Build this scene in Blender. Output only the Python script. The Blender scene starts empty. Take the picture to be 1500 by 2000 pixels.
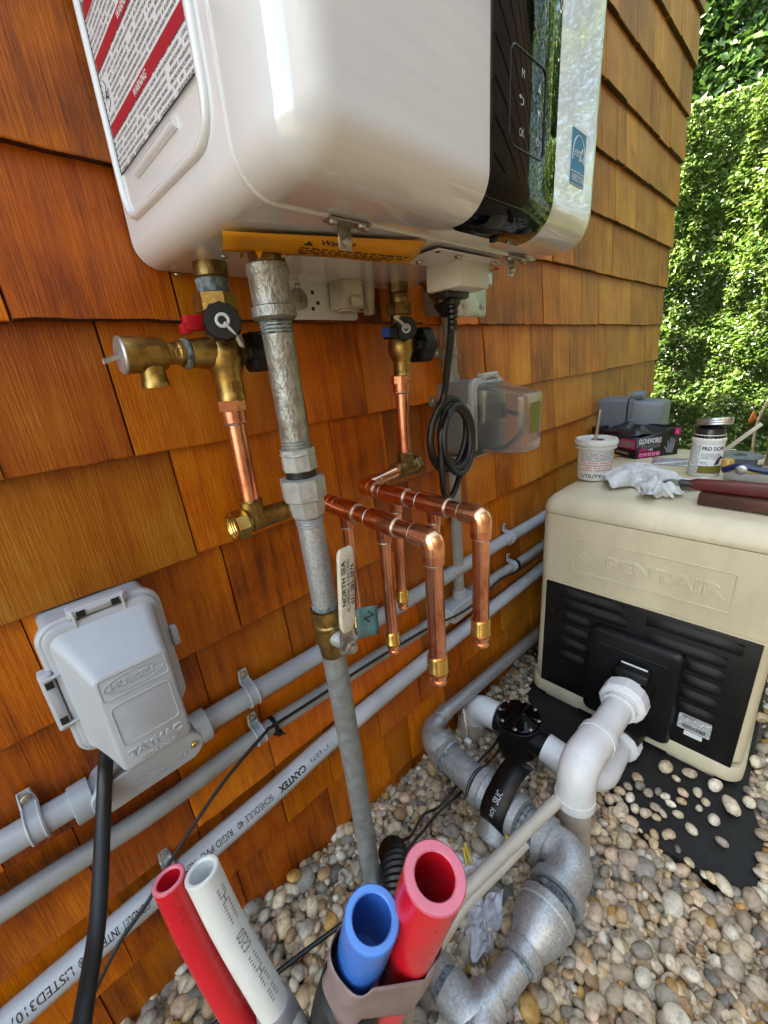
import bpy, bmesh, math, random
import numpy as np
from mathutils import Vector, Matrix
random.seed(7)
rng = np.random.default_rng(11)
scene = bpy.context.scene
COL = scene.collection

# ------------------------------------------------------------------ camera, sky, sun, exposure
cam_data = bpy.data.cameras.new('camera')
cam = bpy.data.objects.new('camera', cam_data)
COL.objects.link(cam)
scene.camera = cam
cam_data.sensor_fit = 'VERTICAL'
cam_data.sensor_height = 36.0
cam_data.lens = 36.0 * 807.69 / 2000.0
cam_data.clip_start = 0.02
cam_data.clip_end = 300.0
yaw, pit, rol = math.radians(43.241), math.radians(19.608), math.radians(-4.756)
fw = Vector((math.sin(yaw) * math.cos(pit), math.cos(yaw) * math.cos(pit), -math.sin(pit)))
rt = fw.cross(Vector((0, 0, 1))).normalized()
up = rt.cross(fw)
r2 = rt * math.cos(rol) + up * math.sin(rol)
u2 = -rt * math.sin(rol) + up * math.cos(rol)
cam.matrix_world = Matrix(((r2.x, u2.x, -fw.x, 0.0), (r2.y, u2.y, -fw.y, -0.575),
                           (r2.z, u2.z, -fw.z, 0.96), (0, 0, 0, 1)))

SUN_DIR = Vector((-0.42, 0.50, 0.80)).normalized()      # towards the sun
world = bpy.data.worlds.new('World')
scene.world = world
world.use_nodes = True
wn = world.node_tree
sky = wn.nodes.new('ShaderNodeTexSky')
sky.sky_type = 'NISHITA'
sky.sun_disc = False
sky.dust_density = 2.5
sky.air_density = 1.0
sky.sun_elevation = math.asin(SUN_DIR.z)
sky.sun_rotation = math.atan2(SUN_DIR.x, SUN_DIR.y)
bgn = wn.nodes['Background']
wn.links.new(sky.outputs[0], bgn.inputs[0])
bgn.inputs[1].default_value = 0.15
sun_data = bpy.data.lights.new('sun', 'SUN')
sun_data.energy = 5.0
sun_data.angle = math.radians(0.5)
sun_data.color = (1.0, 0.95, 0.86)
sun = bpy.data.objects.new('sun', sun_data)
COL.objects.link(sun)
sun.rotation_euler = (-SUN_DIR).to_track_quat('-Z', 'Y').to_euler()
scene.view_settings.view_transform = 'Standard'
scene.view_settings.look = 'None'
scene.view_settings.gamma = 1.0
scene.view_settings.use_curve_mapping = False
scene.view_settings.exposure = 3.15
scene.view_settings.use_white_balance = True
scene.view_settings.white_balance_temperature = 7750
scene.view_settings.white_balance_tint = 1
scene.cycles.use_denoising = True
scene.cycles.max_bounces = 14
scene.cycles.diffuse_bounces = 2
scene.cycles.glossy_bounces = 4
scene.cycles.transmission_bounces = 12
scene.cycles.caustics_reflective = False
scene.cycles.caustics_refractive = False
scene.cycles.sample_clamp_indirect = 6.0

# ------------------------------------------------------------------ materials
MATS = {}
def nd(t, k, **p):
    n = t.nodes.new(k)
    for a, b in p.items(): setattr(n, a, b)
    return n
def base(name):
    m = bpy.data.materials.new(name); m.use_nodes = True
    t = m.node_tree
    MATS[name] = m
    return m, t, t.nodes['Principled BSDF']
def ramp(t, pts):
    r = nd(t, 'ShaderNodeValToRGB'); e = r.color_ramp.elements
    while len(e) < len(pts): e.new(0.5)
    for x, (p, c) in zip(e, pts): x.position = p; x.color = (*c, 1)
    return r
def mat(name, col, rough=0.5, metal=0.0, var=0.10, scale=30.0, bump=0.0, bscale=200.0, dirt=None, dirt_amt=0.5, dscale=25.0,
        coat=0.0, rvar=0.08, spec=0.5, stretch=(1, 1, 1), sss=0.0, trans=0.0):
    m, t, b = base(name)
    L = t.links.new
    geo = nd(t, 'ShaderNodeTexCoord')
    mp = nd(t, 'ShaderNodeMapping'); mp.inputs['Scale'].default_value = stretch
    L(geo.outputs['Object'], mp.inputs[0])
    n = nd(t, 'ShaderNodeTexNoise'); n.inputs['Scale'].default_value = scale; n.inputs['Detail'].default_value = 5
    L(mp.outputs[0], n.inputs['Vector'])
    c0 = tuple(max(0, x * (1 - 1.6 * var)) for x in col); c1 = tuple(min(1, x * (1 + 1.3 * var)) for x in col)
    r = ramp(t, [(0.32, c0), (0.68, c1)])
    L(n.outputs['Fac'], r.inputs[0])
    out = r.outputs[0]
    if dirt:
        n2 = nd(t, 'ShaderNodeTexNoise'); n2.inputs['Scale'].default_value = dscale; n2.inputs['Detail'].default_value = 8
        n2.inputs['Roughness'].default_value = 0.65
        L(mp.outputs[0], n2.inputs['Vector'])
        r2_ = ramp(t, [(0.46, (0, 0, 0)), (0.66, (dirt_amt,) * 3)])
        L(n2.outputs['Fac'], r2_.inputs[0])
        mx = nd(t, 'ShaderNodeMix', data_type='RGBA')
        L(r2_.outputs[0], mx.inputs[0]); L(out, mx.inputs[6]); mx.inputs[7].default_value = (*dirt, 1)
        out = mx.outputs[2]
    L(out, b.inputs['Base Color'])
    mr = nd(t, 'ShaderNodeMapRange'); mr.inputs[3].default_value = max(0.02, rough - rvar); mr.inputs[4].default_value = rough + rvar
    L(n.outputs['Fac'], mr.inputs[0]); L(mr.outputs[0], b.inputs['Roughness'])
    b.inputs['Metallic'].default_value = metal
    b.inputs['Specular IOR Level'].default_value = spec
    b.inputs['Coat Weight'].default_value = coat
    b.inputs['Coat Roughness'].default_value = 0.03
    if sss:
        b.inputs['Subsurface Weight'].default_value = sss; b.inputs['Subsurface Radius'].default_value = (0.01, 0.006, 0.005)
        b.inputs['Subsurface Scale'].default_value = 0.5
    if trans: b.inputs['Transmission Weight'].default_value = trans
    if bump:
        n3 = nd(t, 'ShaderNodeTexNoise'); n3.inputs['Scale'].default_value = bscale; n3.inputs['Detail'].default_value = 4
        L(mp.outputs[0], n3.inputs['Vector'])
        bp = nd(t, 'ShaderNodeBump'); bp.inputs['Strength'].default_value = bump; bp.inputs['Distance'].default_value = 0.002
        L(n3.outputs['Fac'], bp.inputs['Height']); L(bp.outputs[0], b.inputs['Normal'])
    return m

def wood_mat(name, tones, rand=True, light_tint=False):
    m, t, b = base(name); L = t.links.new
    geo = nd(t, 'ShaderNodeNewGeometry'); oi = nd(t, 'ShaderNodeObjectInfo')
    off = nd(t, 'ShaderNodeVectorMath', operation='SCALE'); off.inputs['Scale'].default_value = 37.0
    cmb = nd(t, 'ShaderNodeCombineXYZ')
    L(oi.outputs['Random'], cmb.inputs[0]); L(oi.outputs['Random'], cmb.inputs[1]); L(oi.outputs['Random'], cmb.inputs[2])
    L(cmb.outputs[0], off.inputs[0])
    ad = nd(t, 'ShaderNodeVectorMath', operation='ADD'); L(geo.outputs['Position'], ad.inputs[0]); L(off.outputs[0], ad.inputs[1])
    m1 = nd(t, 'ShaderNodeMapping'); m1.inputs['Scale'].default_value = (1, 0.02, 0.030); L(ad.outputs[0], m1.inputs[0])
    m2 = nd(t, 'ShaderNodeMapping'); m2.inputs['Scale'].default_value = (1, 0.05, 0.09); L(ad.outputs[0], m2.inputs[0])
    fine = nd(t, 'ShaderNodeTexNoise'); fine.inputs['Scale'].default_value = 480; fine.inputs['Detail'].default_value = 4; L(m1.outputs[0], fine.inputs[0])
    mid = nd(t, 'ShaderNodeTexNoise'); mid.inputs['Scale'].default_value = 60; mid.inputs['Detail'].default_value = 5; mid.inputs['Distortion'].default_value = 0.6; L(m2.outputs[0], mid.inputs[0])
    big = nd(t, 'ShaderNodeTexNoise'); big.inputs['Scale'].default_value = 9; big.inputs['Detail'].default_value = 3; L(ad.outputs[0], big.inputs[0])
    speck = nd(t, 'ShaderNodeTexNoise'); speck.inputs['Scale'].default_value = 260; speck.inputs['Detail'].default_value = 2
    m4 = nd(t, 'ShaderNodeMapping'); m4.inputs['Scale'].default_value = (1, 0.2, 0.30); L(ad.outputs[0], m4.inputs[0]); L(m4.outputs[0], speck.inputs[0])
    def mul(a, k, c=None):
        n = nd(t, 'ShaderNodeMath', operation='MULTIPLY_ADD'); L(a, n.inputs[0]); n.inputs[1].default_value = k
        if c is None: n.inputs[2].default_value = 0
        elif isinstance(c, (int, float)): n.inputs[2].default_value = c
        else: L(c, n.inputs[2])
        return n.outputs[0]
    v = mul(fine.outputs['Fac'], 0.50, -0.48)
    v = mul(mid.outputs['Fac'], 0.62, v)
    v = mul(big.outputs['Fac'], 0.80, mul(v, 1.0, -0.09))
    v = mul(speck.outputs['Fac'], 0.22, v)
    v = mul(oi.outputs['Random'], 0.38 if rand else 0.0, mul(v, 1.0, -0.25))
    rp = ramp(t, tones); L(v, rp.inputs[0])
    if light_tint:      # brighter light rightwards painted in per shingle, with random tone, through the object colour
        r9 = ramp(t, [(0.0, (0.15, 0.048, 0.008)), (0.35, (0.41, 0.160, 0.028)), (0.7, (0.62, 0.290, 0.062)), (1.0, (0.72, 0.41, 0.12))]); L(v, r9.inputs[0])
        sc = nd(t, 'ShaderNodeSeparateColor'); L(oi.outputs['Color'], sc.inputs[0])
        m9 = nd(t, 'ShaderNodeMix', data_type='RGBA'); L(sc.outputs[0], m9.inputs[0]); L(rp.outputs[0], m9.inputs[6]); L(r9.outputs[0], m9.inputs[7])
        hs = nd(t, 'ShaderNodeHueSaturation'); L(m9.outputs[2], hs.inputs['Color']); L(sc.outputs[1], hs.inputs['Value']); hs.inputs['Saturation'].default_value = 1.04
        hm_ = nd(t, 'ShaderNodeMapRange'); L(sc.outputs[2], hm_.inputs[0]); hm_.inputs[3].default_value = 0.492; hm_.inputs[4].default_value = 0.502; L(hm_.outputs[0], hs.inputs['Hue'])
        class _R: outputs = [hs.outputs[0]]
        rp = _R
    # dark tannin stains and resin spots with shapes of their own
    st = nd(t, 'ShaderNodeTexNoise'); st.inputs['Scale'].default_value = 13; st.inputs['Detail'].default_value = 6; L(m2.outputs[0], st.inputs[0])
    m5 = nd(t, 'ShaderNodeMapping'); m5.inputs['Scale'].default_value = (1, 1, 0.6); L(ad.outputs[0], m5.inputs[0]); L(m5.outputs[0], st.inputs[0])
    sr = ramp(t, [(0.66, (0, 0, 0)), (0.78, (0.65,) * 3)]); L(st.outputs['Fac'], sr.inputs[0])
    vo = nd(t, 'ShaderNodeTexVoronoi'); vo.inputs['Scale'].default_value = 42; L(ad.outputs[0], vo.inputs[0])
    vr = ramp(t, [(0.03, (0.75,) * 3), (0.085, (0, 0, 0))]); L(vo.outputs['Distance'], vr.inputs[0])
    sp = nd(t, 'ShaderNodeMath', operation='MULTIPLY'); L(vr.outputs[0], sp.inputs[0]); L(st.outputs['Fac'], sp.inputs[1])
    mxs = nd(t, 'ShaderNodeMath', operation='MAXIMUM'); L(sr.outputs[0], mxs.inputs[0]); L(sp.outputs[0], mxs.inputs[1])
    mx = nd(t, 'ShaderNodeMix', data_type='RGBA'); L(mxs.outputs[0], mx.inputs[0]); L(rp.outputs[0], mx.inputs[6]); mx.inputs[7].default_value = (0.045, 0.018, 0.007, 1)
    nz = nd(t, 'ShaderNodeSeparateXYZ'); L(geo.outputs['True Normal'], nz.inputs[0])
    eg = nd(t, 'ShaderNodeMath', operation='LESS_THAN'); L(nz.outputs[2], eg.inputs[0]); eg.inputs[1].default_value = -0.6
    me_ = nd(t, 'ShaderNodeMix', data_type='RGBA'); L(eg.outputs[0], me_.inputs[0]); L(mx.outputs[2], me_.inputs[6]); me_.inputs[7].default_value = (0.030, 0.010, 0.004, 1)   # oil-soaked end grain, plus shadow under the butt painted into the colour
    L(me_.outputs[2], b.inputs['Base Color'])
    b.inputs['Roughness'].default_value = 0.46
    b.inputs['Specular IOR Level'].default_value = 0.45
    hh = mul(speck.outputs['Fac'], 0.6, mul(fine.outputs['Fac'], 1.0))
    bp = nd(t, 'ShaderNodeBump'); bp.inputs['Strength'].default_value = 0.55; bp.inputs['Distance'].default_value = 0.0015
    L(hh, bp.inputs['Height']); L(bp.outputs[0], b.inputs['Normal'])
    return m

CEDAR = [(0.0, (0.085, 0.019, 0.003)), (0.20, (0.31, 0.068, 0.008)), (0.47, (0.58, 0.150, 0.018)), (0.75, (0.74, 0.250, 0.037)), (1.0, (0.80, 0.40, 0.09))]
wood_mat('cedar', CEDAR, light_tint=True)
wood_mat('weathered_shaded_cedar', [(0.0, (0.012, 0.008, 0.005)), (0.5, (0.038, 0.026, 0.016)), (1.0, (0.08, 0.058, 0.038))])  # weathered grey-brown, darkened so the sunlit neighbour wall looks shaded
wood_mat('red_wood', [(0.0, (0.03, 0.010, 0.007)), (0.5, (0.105, 0.034, 0.021)), (1.0, (0.19, 0.075, 0.05))], rand=False)
mat('sheathing', (0.06, 0.025, 0.01), 0.8)
mat('white_enamel', (0.80, 0.80, 0.805), 0.10, var=0.01, scale=8, coat=0.8, rvar=0.02, bump=0.006, bscale=40)
mat('white_plastic', (0.74, 0.73, 0.70), 0.4, var=0.03)
mat('bracket_steel', (0.40, 0.37, 0.32), 0.33, metal=0.9, var=0.15)
mat('screw_steel', (0.42, 0.40, 0.37), 0.35, metal=0.95)
mat('black_gloss', (0.003, 0.003, 0.0035), 0.03, var=0.0, coat=0.0, rvar=0.01, spec=0.22)
mat('glyph_grey', (0.55, 0.55, 0.55), 0.5, var=0.0)
mat('dark_line', (0.012, 0.012, 0.013), 0.35, var=0.0)
mat('label_red', (0.42, 0.012, 0.03), 0.5, var=0.02)
mat('label_white', (0.76, 0.76, 0.77), 0.45, var=0.01)
mat('print_white', (0.80, 0.80, 0.80), 0.5, var=0.0)
mat('print_black', (0.02, 0.02, 0.022), 0.6, var=0.0)
mat('label_yellow', (0.70, 0.29, 0.012), 0.5, var=0.05, scale=12)
mat('star_blue', (0.010, 0.20, 0.36), 0.4, var=0.02)
mat('cream_plastic', (0.56, 0.50, 0.38), 0.45)
mat('washer_grey', (0.28, 0.27, 0.23), 0.4, metal=0.4)
mat('galvanized', (0.47, 0.48, 0.485), 0.50, metal=0.66, var=0.16, scale=260, bump=0.18, bscale=420, dirt=(0.33, 0.34, 0.345), dirt_amt=0.5, dscale=170, rvar=0.10)
mat('galvanized_rough', (0.37, 0.365, 0.345), 0.42, metal=0.70, var=0.30, scale=240, bump=0.7, bscale=330, dirt=(0.17, 0.135, 0.095), dirt_amt=0.8, dscale=120, rvar=0.14, stretch=(1, 1, 0.55))
mat('galvanized_dull', (0.36, 0.375, 0.37), 0.50, metal=0.55, var=0.14, scale=60, bump=0.12, bscale=160, dirt=(0.24, 0.245, 0.24), dirt_amt=0.5, dscale=40)
mat('zinc_bright', (0.50, 0.50, 0.47), 0.5, metal=0.5, var=0.18, scale=60, bump=0.4, bscale=120, dirt=(0.2, 0.19, 0.17), dirt_amt=0.4, dscale=55)
mat('thread_dope', (0.20, 0.245, 0.255), 0.6, var=0.5, scale=110, dirt=(0.03, 0.03, 0.03), dirt_amt=0.9, dscale=90, bump=0.4)
mat('black_gasket', (0.005, 0.005, 0.0055), 0.5)
mat('brass', (0.42, 0.27, 0.085), 0.34, metal=0.95, var=0.22, scale=60, dirt=(0.12, 0.06, 0.02), dirt_amt=0.6, dscale=45, bump=0.15, bscale=500)
mat('brass_old', (0.30, 0.19, 0.07), 0.42, metal=0.9, var=0.35, scale=80, dirt=(0.08, 0.05, 0.03), dirt_amt=0.8, dscale=50, bump=0.3, bscale=300)
mat('brass_bright', (0.66, 0.47, 0.16), 0.25, metal=1.0, var=0.1, scale=60)
mat('copper', (0.90, 0.42, 0.27), 0.22, metal=1.0, var=0.12, scale=22, dirt=(0.36, 0.085, 0.045), dirt_amt=0.85, dscale=26, rvar=0.08, stretch=(1, 1, 0.5))
mat('copper_bright', (0.83, 0.42, 0.25), 0.22, metal=1.0, var=0.15, scale=40, rvar=0.08)
mat('solder', (0.48, 0.44, 0.40), 0.4, metal=0.85, var=0.25, scale=200)
mat('black_rubber', (0.0045, 0.0045, 0.005), 0.42, var=0.2)
mat('black_plastic', (0.0045, 0.0048, 0.0055), 0.42, var=0.15, bump=0.05, bscale=600, spec=0.35)
mat('black_matte', (0.0055, 0.0055, 0.006), 0.62, var=0.35, scale=14, bump=0.3, bscale=90, dirt=(0.018, 0.018, 0.017), dirt_amt=0.7, dscale=130)
mat('red_plastic', (0.50, 0.006, 0.02), 0.35, var=0.05)
mat('blue_plastic', (0.02, 0.07, 0.40), 0.35, var=0.05)
mat('strap_translucent', (0.62, 0.62, 0.60), 0.4, var=0.03)
mat('pvc_grey', (0.44, 0.455, 0.475), 0.36, var=0.06, scale=20, dirt=(0.22, 0.22, 0.21), dirt_amt=0.25, dscale=14)
mat('pvc_grey_lid', (0.49, 0.505, 0.525), 0.42, var=0.03, bump=0.08, bscale=900)
mat('pvc_warm_grey', (0.37, 0.36, 0.34), 0.42, var=0.08, scale=18, dirt=(0.17, 0.16, 0.14), dirt_amt=0.35, dscale=12)
mat('pvc_light', (0.52, 0.535, 0.555), 0.36, var=0.04, scale=18, dirt=(0.25, 0.24, 0.22), dirt_amt=0.25, dscale=16)
mat('box_grey', (0.24, 0.23, 0.215), 0.5, var=0.06)
mat('far_box_grey', (0.16, 0.18, 0.20), 0.42, var=0.05)
mat('aluminium', (0.52, 0.53, 0.53), 0.42, metal=0.8, var=0.12, scale=45, bump=0.15, bscale=240)
mat('pvc_white', (0.84, 0.82, 0.79), 0.32, var=0.03, scale=16, dirt=(0.50, 0.47, 0.42), dirt_amt=0.3, dscale=22)
mat('pvc_white_clean', (0.86, 0.85, 0.84), 0.32, var=0.02, dirt=(0.5, 0.48, 0.45), dirt_amt=0.2, dscale=30)
mat('pvc_cream', (0.58, 0.50, 0.40), 0.4, var=0.06, dirt=(0.35, 0.28, 0.2), dirt_amt=0.35)
mat('tan_shell', (0.68, 0.585, 0.40), 0.40, var=0.05, scale=7, bump=0.06, bscale=700, dirt=(0.42, 0.35, 0.225), dirt_amt=0.42, dscale=6, stretch=(1, 1, 0.45))
mat('pex_red', (0.62, 0.008, 0.02), 0.28, var=0.06, sss=0.25)
mat('pex_red_cut', (0.80, 0.20, 0.26), 0.45, var=0.05, sss=0.3)
mat('pex_blue', (0.035, 0.17, 0.60), 0.3, var=0.05, sss=0.25)
mat('pex_blue_cut', (0.10, 0.30, 0.74), 0.45, var=0.04, sss=0.2)
mat('pex_white', (0.72, 0.71, 0.66), 0.42, var=0.03, scale=60, bump=0.15, bscale=400, sss=0.2)
mat('tube_beige', (0.45, 0.41, 0.35), 0.4, var=0.06, sss=0.1)
mat('brown_tape', (0.25, 0.175, 0.165), 0.5, var=0.12, scale=40, bump=0.35, bscale=60)
mat('grey_tape', (0.24, 0.215, 0.23), 0.4, var=0.15, bump=0.3, bscale=80)
mat('rag_cloth', (0.66, 0.65, 0.63), 0.8, var=0.06, scale=25, dirt=(0.28, 0.26, 0.25), dirt_amt=0.6, dscale=40, bump=0.4, bscale=900)
mat('rag_violet', (0.66, 0.65, 0.67), 0.8, var=0.06, dirt=(0.2, 0.17, 0.17), dirt_amt=0.7, dscale=40, bump=0.3, bscale=700)
mat('yellow_wire', (0.62, 0.44, 0.01), 0.4)
mat('tag_teal', (0.20, 0.42, 0.43), 0.6, var=0.15, scale=60, dirt=(0.05, 0.12, 0.14), dirt_amt=0.35, dscale=80)
mat('handle_cream', (0.70, 0.63, 0.48), 0.5, var=0.04, dirt=(0.4, 0.32, 0.2), dirt_amt=0.5, dscale=60)
mat('box_black', (0.006, 0.005, 0.006), 0.32, var=0.1)
mat('magenta', (0.55, 0.02, 0.16), 0.4, var=0.03)
mat('glove_black', (0.015, 0.014, 0.015), 0.3, var=0.2)
mat('olive_label', (0.16, 0.14, 0.015), 0.4, var=0.05)
mat('lid_metal', (0.42, 0.42, 0.41), 0.35, metal=0.85, var=0.25, scale=60, bump=0.4, bscale=120)
mat('paste_grey', (0.30, 0.31, 0.31), 0.35, var=0.3, scale=80, bump=0.4, bscale=90)
mat('tub_white', (0.72, 0.70, 0.65), 0.4, var=0.03, dirt=(0.4, 0.34, 0.26), dirt_amt=0.35, dscale=18)
mat('spool_grey', (0.14, 0.16, 0.18), 0.4)
mat('solder_wire', (0.40, 0.36, 0.29), 0.35, metal=0.6)
mat('tool_yellow', (0.66, 0.42, 0.02), 0.4)
mat('tool_blue', (0.008, 0.018, 0.075), 0.35)
mat('amber_handle', (0.50, 0.30, 0.06), 0.25, sss=0.1)
mat('wrench_red', (0.09, 0.005, 0.007), 0.45, var=0.18, scale=60, bump=0.12)
mat('print_orange', (0.55, 0.13, 0.06), 0.6, var=0.2, scale=200)
mat('bark', (0.24, 0.20, 0.13), 0.9, var=0.3, scale=40, bump=0.6, bscale=60)
mat('dead_leaf', (0.40, 0.11, 0.02), 0.6, var=0.3)
mat('gravel_bed', (0.10, 0.085, 0.065), 0.9, var=0.4, scale=55, bump=0.8, bscale=60)
mat('soffit', (0.55, 0.53, 0.48), 0.6)
mat('roof_shingle', (0.10, 0.09, 0.08), 0.85, var=0.25)

def leaf_mat(name, c0, c1, tr):
    m, t, b = base(name); L = t.links.new
    at = nd(t, 'ShaderNodeAttribute'); at.attribute_name = 'tone'
    r = ramp(t, [(0.0, c0), (0.55, tuple((a + d) / 2 for a, d in zip(c0, c1))), (1.0, c1)]); L(at.outputs['Fac'], r.inputs[0])
    L(r.outputs[0], b.inputs['Base Color']); b.inputs['Roughness'].default_value = 0.30
    b.inputs['Specular IOR Level'].default_value = 0.6
    tb = nd(t, 'ShaderNodeBsdfTranslucent')
    hs = nd(t, 'ShaderNodeHueSaturation'); hs.inputs['Hue'].default_value = 0.485; hs.inputs['Value'].default_value = 1.5; L(r.outputs[0], hs.inputs['Color']); L(hs.outputs[0], tb.inputs[0])
    ms = nd(t, 'ShaderNodeMixShader'); ms.inputs[0].default_value = tr
    L(b.outputs[0], ms.inputs[1]); L(tb.outputs[0], ms.inputs[2])
    L(ms.outputs[0], t.nodes['Material Output'].inputs[0])
leaf_mat('hedge_leaf', (0.045, 0.105, 0.018), (0.20, 0.30, 0.065), 0.38)
leaf_mat('tree_leaf', (0.016, 0.050, 0.012), (0.075, 0.155, 0.028), 0.30)

def pebble_mat():
    m, t, b = base('pebble'); L = t.links.new
    at = nd(t, 'ShaderNodeAttribute'); at.attribute_name = 'stone'
    tc = nd(t, 'ShaderNodeNewGeometry')
    n = nd(t, 'ShaderNodeTexNoise'); n.inputs['Scale'].default_value = 110; n.inputs['Detail'].default_value = 7; n.inputs['Roughness'].default_value = 0.62
    L(tc.outputs['Position'], n.inputs['Vector'])
    r = ramp(t, [(0.30, (0.50, 0.48, 0.46)), (0.5, (1, 1, 1)), (0.72, (1.28, 1.25, 1.2))]); L(n.outputs['Fac'], r.inputs[0])
    mx = nd(t, 'ShaderNodeMix', data_type='RGBA', blend_type='MULTIPLY'); mx.inputs[0].default_value = 1.0
    L(at.outputs['Color'], mx.inputs[6]); L(r.outputs[0], mx.inputs[7])
    L(mx.outputs[2], b.inputs['Base Color'])
    mr = nd(t, 'ShaderNodeMapRange'); mr.inputs[3].default_value = 0.38; mr.inputs[4].default_value = 0.75
    L(n.outputs['Fac'], mr.inputs[0]); L(mr.outputs[0], b.inputs['Roughness'])
    bp = nd(t, 'ShaderNodeBump'); bp.inputs['Strength'].default_value = 0.22; bp.inputs['Distance'].default_value = 0.003
    L(n.outputs['Fac'], bp.inputs['Height']); L(bp.outputs[0], b.inputs['Normal'])
pebble_mat()

def clear_mat(name, col, rough, alpha):
    m, t, b = base(name)
    b.inputs['Base Color'].default_value = (*col, 1); b.inputs['Roughness'].default_value = rough
    b.inputs['Transmission Weight'].default_value = alpha; b.inputs['IOR'].default_value = 1.40
clear_mat('clear_poly', (0.95, 0.94, 0.93), 0.10, 0.90)
clear_mat('clear_poly_edge', (0.90, 0.88, 0.86), 0.12, 0.45)

def print_mat(name, paper, ink, rows, words, axis_u, axis_v, density=0.5, contrast=0.75):
    """lines of small unreadable print: rows across the v axis broken into words along the u axis (object space, metres)"""
    m, t, b = base(name); L = t.links.new
    tc = nd(t, 'ShaderNodeTexCoord'); sx = nd(t, 'ShaderNodeSeparateXYZ'); L(tc.outputs['Object'], sx.inputs[0])
    def mth(op, a, k):
        n = nd(t, 'ShaderNodeMath', operation=op)
        if isinstance(a, (int, float)): n.inputs[0].default_value = a
        else: L(a, n.inputs[0])
        if isinstance(k, (int, float)): n.inputs[1].default_value = k
        else: L(k, n.inputs[1])
        return n.outputs[0]
    u = sx.outputs[axis_u]; v = sx.outputs[axis_v]
    vv = mth('MULTIPLY', v, rows); fr = mth('FRACT', vv, 0); fl = mth('FLOOR', vv, 0)
    line = mth('LESS_THAN', fr, density)
    cu = nd(t, 'ShaderNodeCombineXYZ'); L(mth('MULTIPLY', u, words), cu.inputs[0]); L(mth('MULTIPLY', fl, 7.31), cu.inputs[1])
    wn_ = nd(t, 'ShaderNodeTexNoise'); wn_.inputs['Scale'].default_value = 1.0; wn_.inputs['Detail'].default_value = 2; L(cu.outputs[0], wn_.inputs[0])
    word = mth('GREATER_THAN', wn_.outputs['Fac'], 0.40)
    cu2 = nd(t, 'ShaderNodeCombineXYZ'); L(mth('MULTIPLY', u, words * 5), cu2.inputs[0]); L(mth('MULTIPLY', v, rows * 2.6), cu2.inputs[1])
    w2 = nd(t, 'ShaderNodeTexNoise'); w2.inputs['Scale'].default_value = 1.0; w2.inputs['Detail'].default_value = 1; L(cu2.outputs[0], w2.inputs[0])
    let = nd(t, 'ShaderNodeMapRange'); let.inputs[1].default_value = 0.36; let.inputs[2].default_value = 0.54; let.inputs[3].default_value = 0.25; L(w2.outputs['Fac'], let.inputs[0])
    k = mth('MULTIPLY', mth('MULTIPLY', mth('MULTIPLY', line, word), let.outputs[0]), contrast)
    mx = nd(t, 'ShaderNodeMix', data_type='RGBA'); L(k, mx.inputs[0]); mx.inputs[6].default_value = (*paper, 1); mx.inputs[7].default_value = (*ink, 1)
    L(mx.outputs[2], b.inputs['Base Color']); b.inputs['Roughness'].default_value = 0.45
print_mat('side_label_print', (0.76, 0.76, 0.77), (0.05, 0.05, 0.055), 225, 130, 1, 2, 0.55, 0.88)
print_mat('yellow_label_print', (0.70, 0.29, 0.012), (0.12, 0.05, 0.01), 230, 160, 0, 1, 0.55, 0.75)
print_mat('white_label_print', (0.62, 0.62, 0.61), (0.04, 0.04, 0.04), 170, 110, 1, 2, 0.5, 0.85)
print_mat('jar_print', (0.66, 0.66, 0.65), (0.06, 0.06, 0.07), 260, 140, 1, 2, 0.5, 0.75)
print_mat('tub_print_blue', (0.68, 0.66, 0.61), (0.05, 0.06, 0.11), 260, 130, 1, 2, 0.55, 0.9)
print_mat('tub_print_red', (0.68, 0.64, 0.59), (0.50, 0.10, 0.05), 150, 100, 1, 2, 0.6, 0.85)
print_mat('box_print', (0.013, 0.011, 0.013), (0.35, 0.35, 0.36), 230, 140, 0, 2, 0.45, 0.8)
# ------------------------------------------------------------------ mesh builders
def V3(*a): return Vector(a)
def basis(d):
    d = Vector(d).normalized()
    a = Vector((0, 0, 1)) if abs(d.z) < 0.9 else Vector((1, 0, 0))
    u = a.cross(d).normalized()
    return u, d.cross(u), d
def fillet(pts, r, n=6):
    pts = [Vector(p) for p in pts]; out = [pts[0]]
    for i in range(1, len(pts) - 1):
        p, a, b = pts[i], pts[i - 1], pts[i + 1]
        da, db = (a - p), (b - p)
        rr = min(r, da.length * 0.49, db.length * 0.49)
        pa, pb = p + da.normalized() * rr, p + db.normalized() * rr
        for k in range(n + 1):
            t = k / n
            out.append(pa * (1 - t) ** 2 + p * 2 * t * (1 - t) + pb * t * t)
    out.append(pts[-1]); return out
def spline(pts, n=8):
    pts = [Vector(p) for p in pts]; q = [pts[0] * 2 - pts[1]] + pts + [pts[-1] * 2 - pts[-2]]; out = []
    for i in range(1, len(q) - 2):
        for k in range(n):
            t = k / n
            out.append(0.5 * ((2 * q[i]) + (q[i + 1] - q[i - 1]) * t + (2 * q[i - 1] - 5 * q[i] + 4 * q[i + 1] - q[i + 2]) * t * t + (3 * q[i] - q[i - 1] - 3 * q[i + 1] + q[i + 2]) * t ** 3))
    out.append(pts[-1]); return out
def rrect(w, h, r, n=5):
    r = max(1e-5, min(r, w / 2 - 1e-5, h / 2 - 1e-5)); out = []
    for cx, cy, a0 in ((w / 2 - r, h / 2 - r, 0), (-w / 2 + r, h / 2 - r, 90), (-w / 2 + r, -h / 2 + r, 180), (w / 2 - r, -h / 2 + r, 270)):
        for k in range(n + 1):
            a = math.radians(a0 + 90 * k / n); out.append((cx + r * math.cos(a), cy + r * math.sin(a)))
    return out

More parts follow.
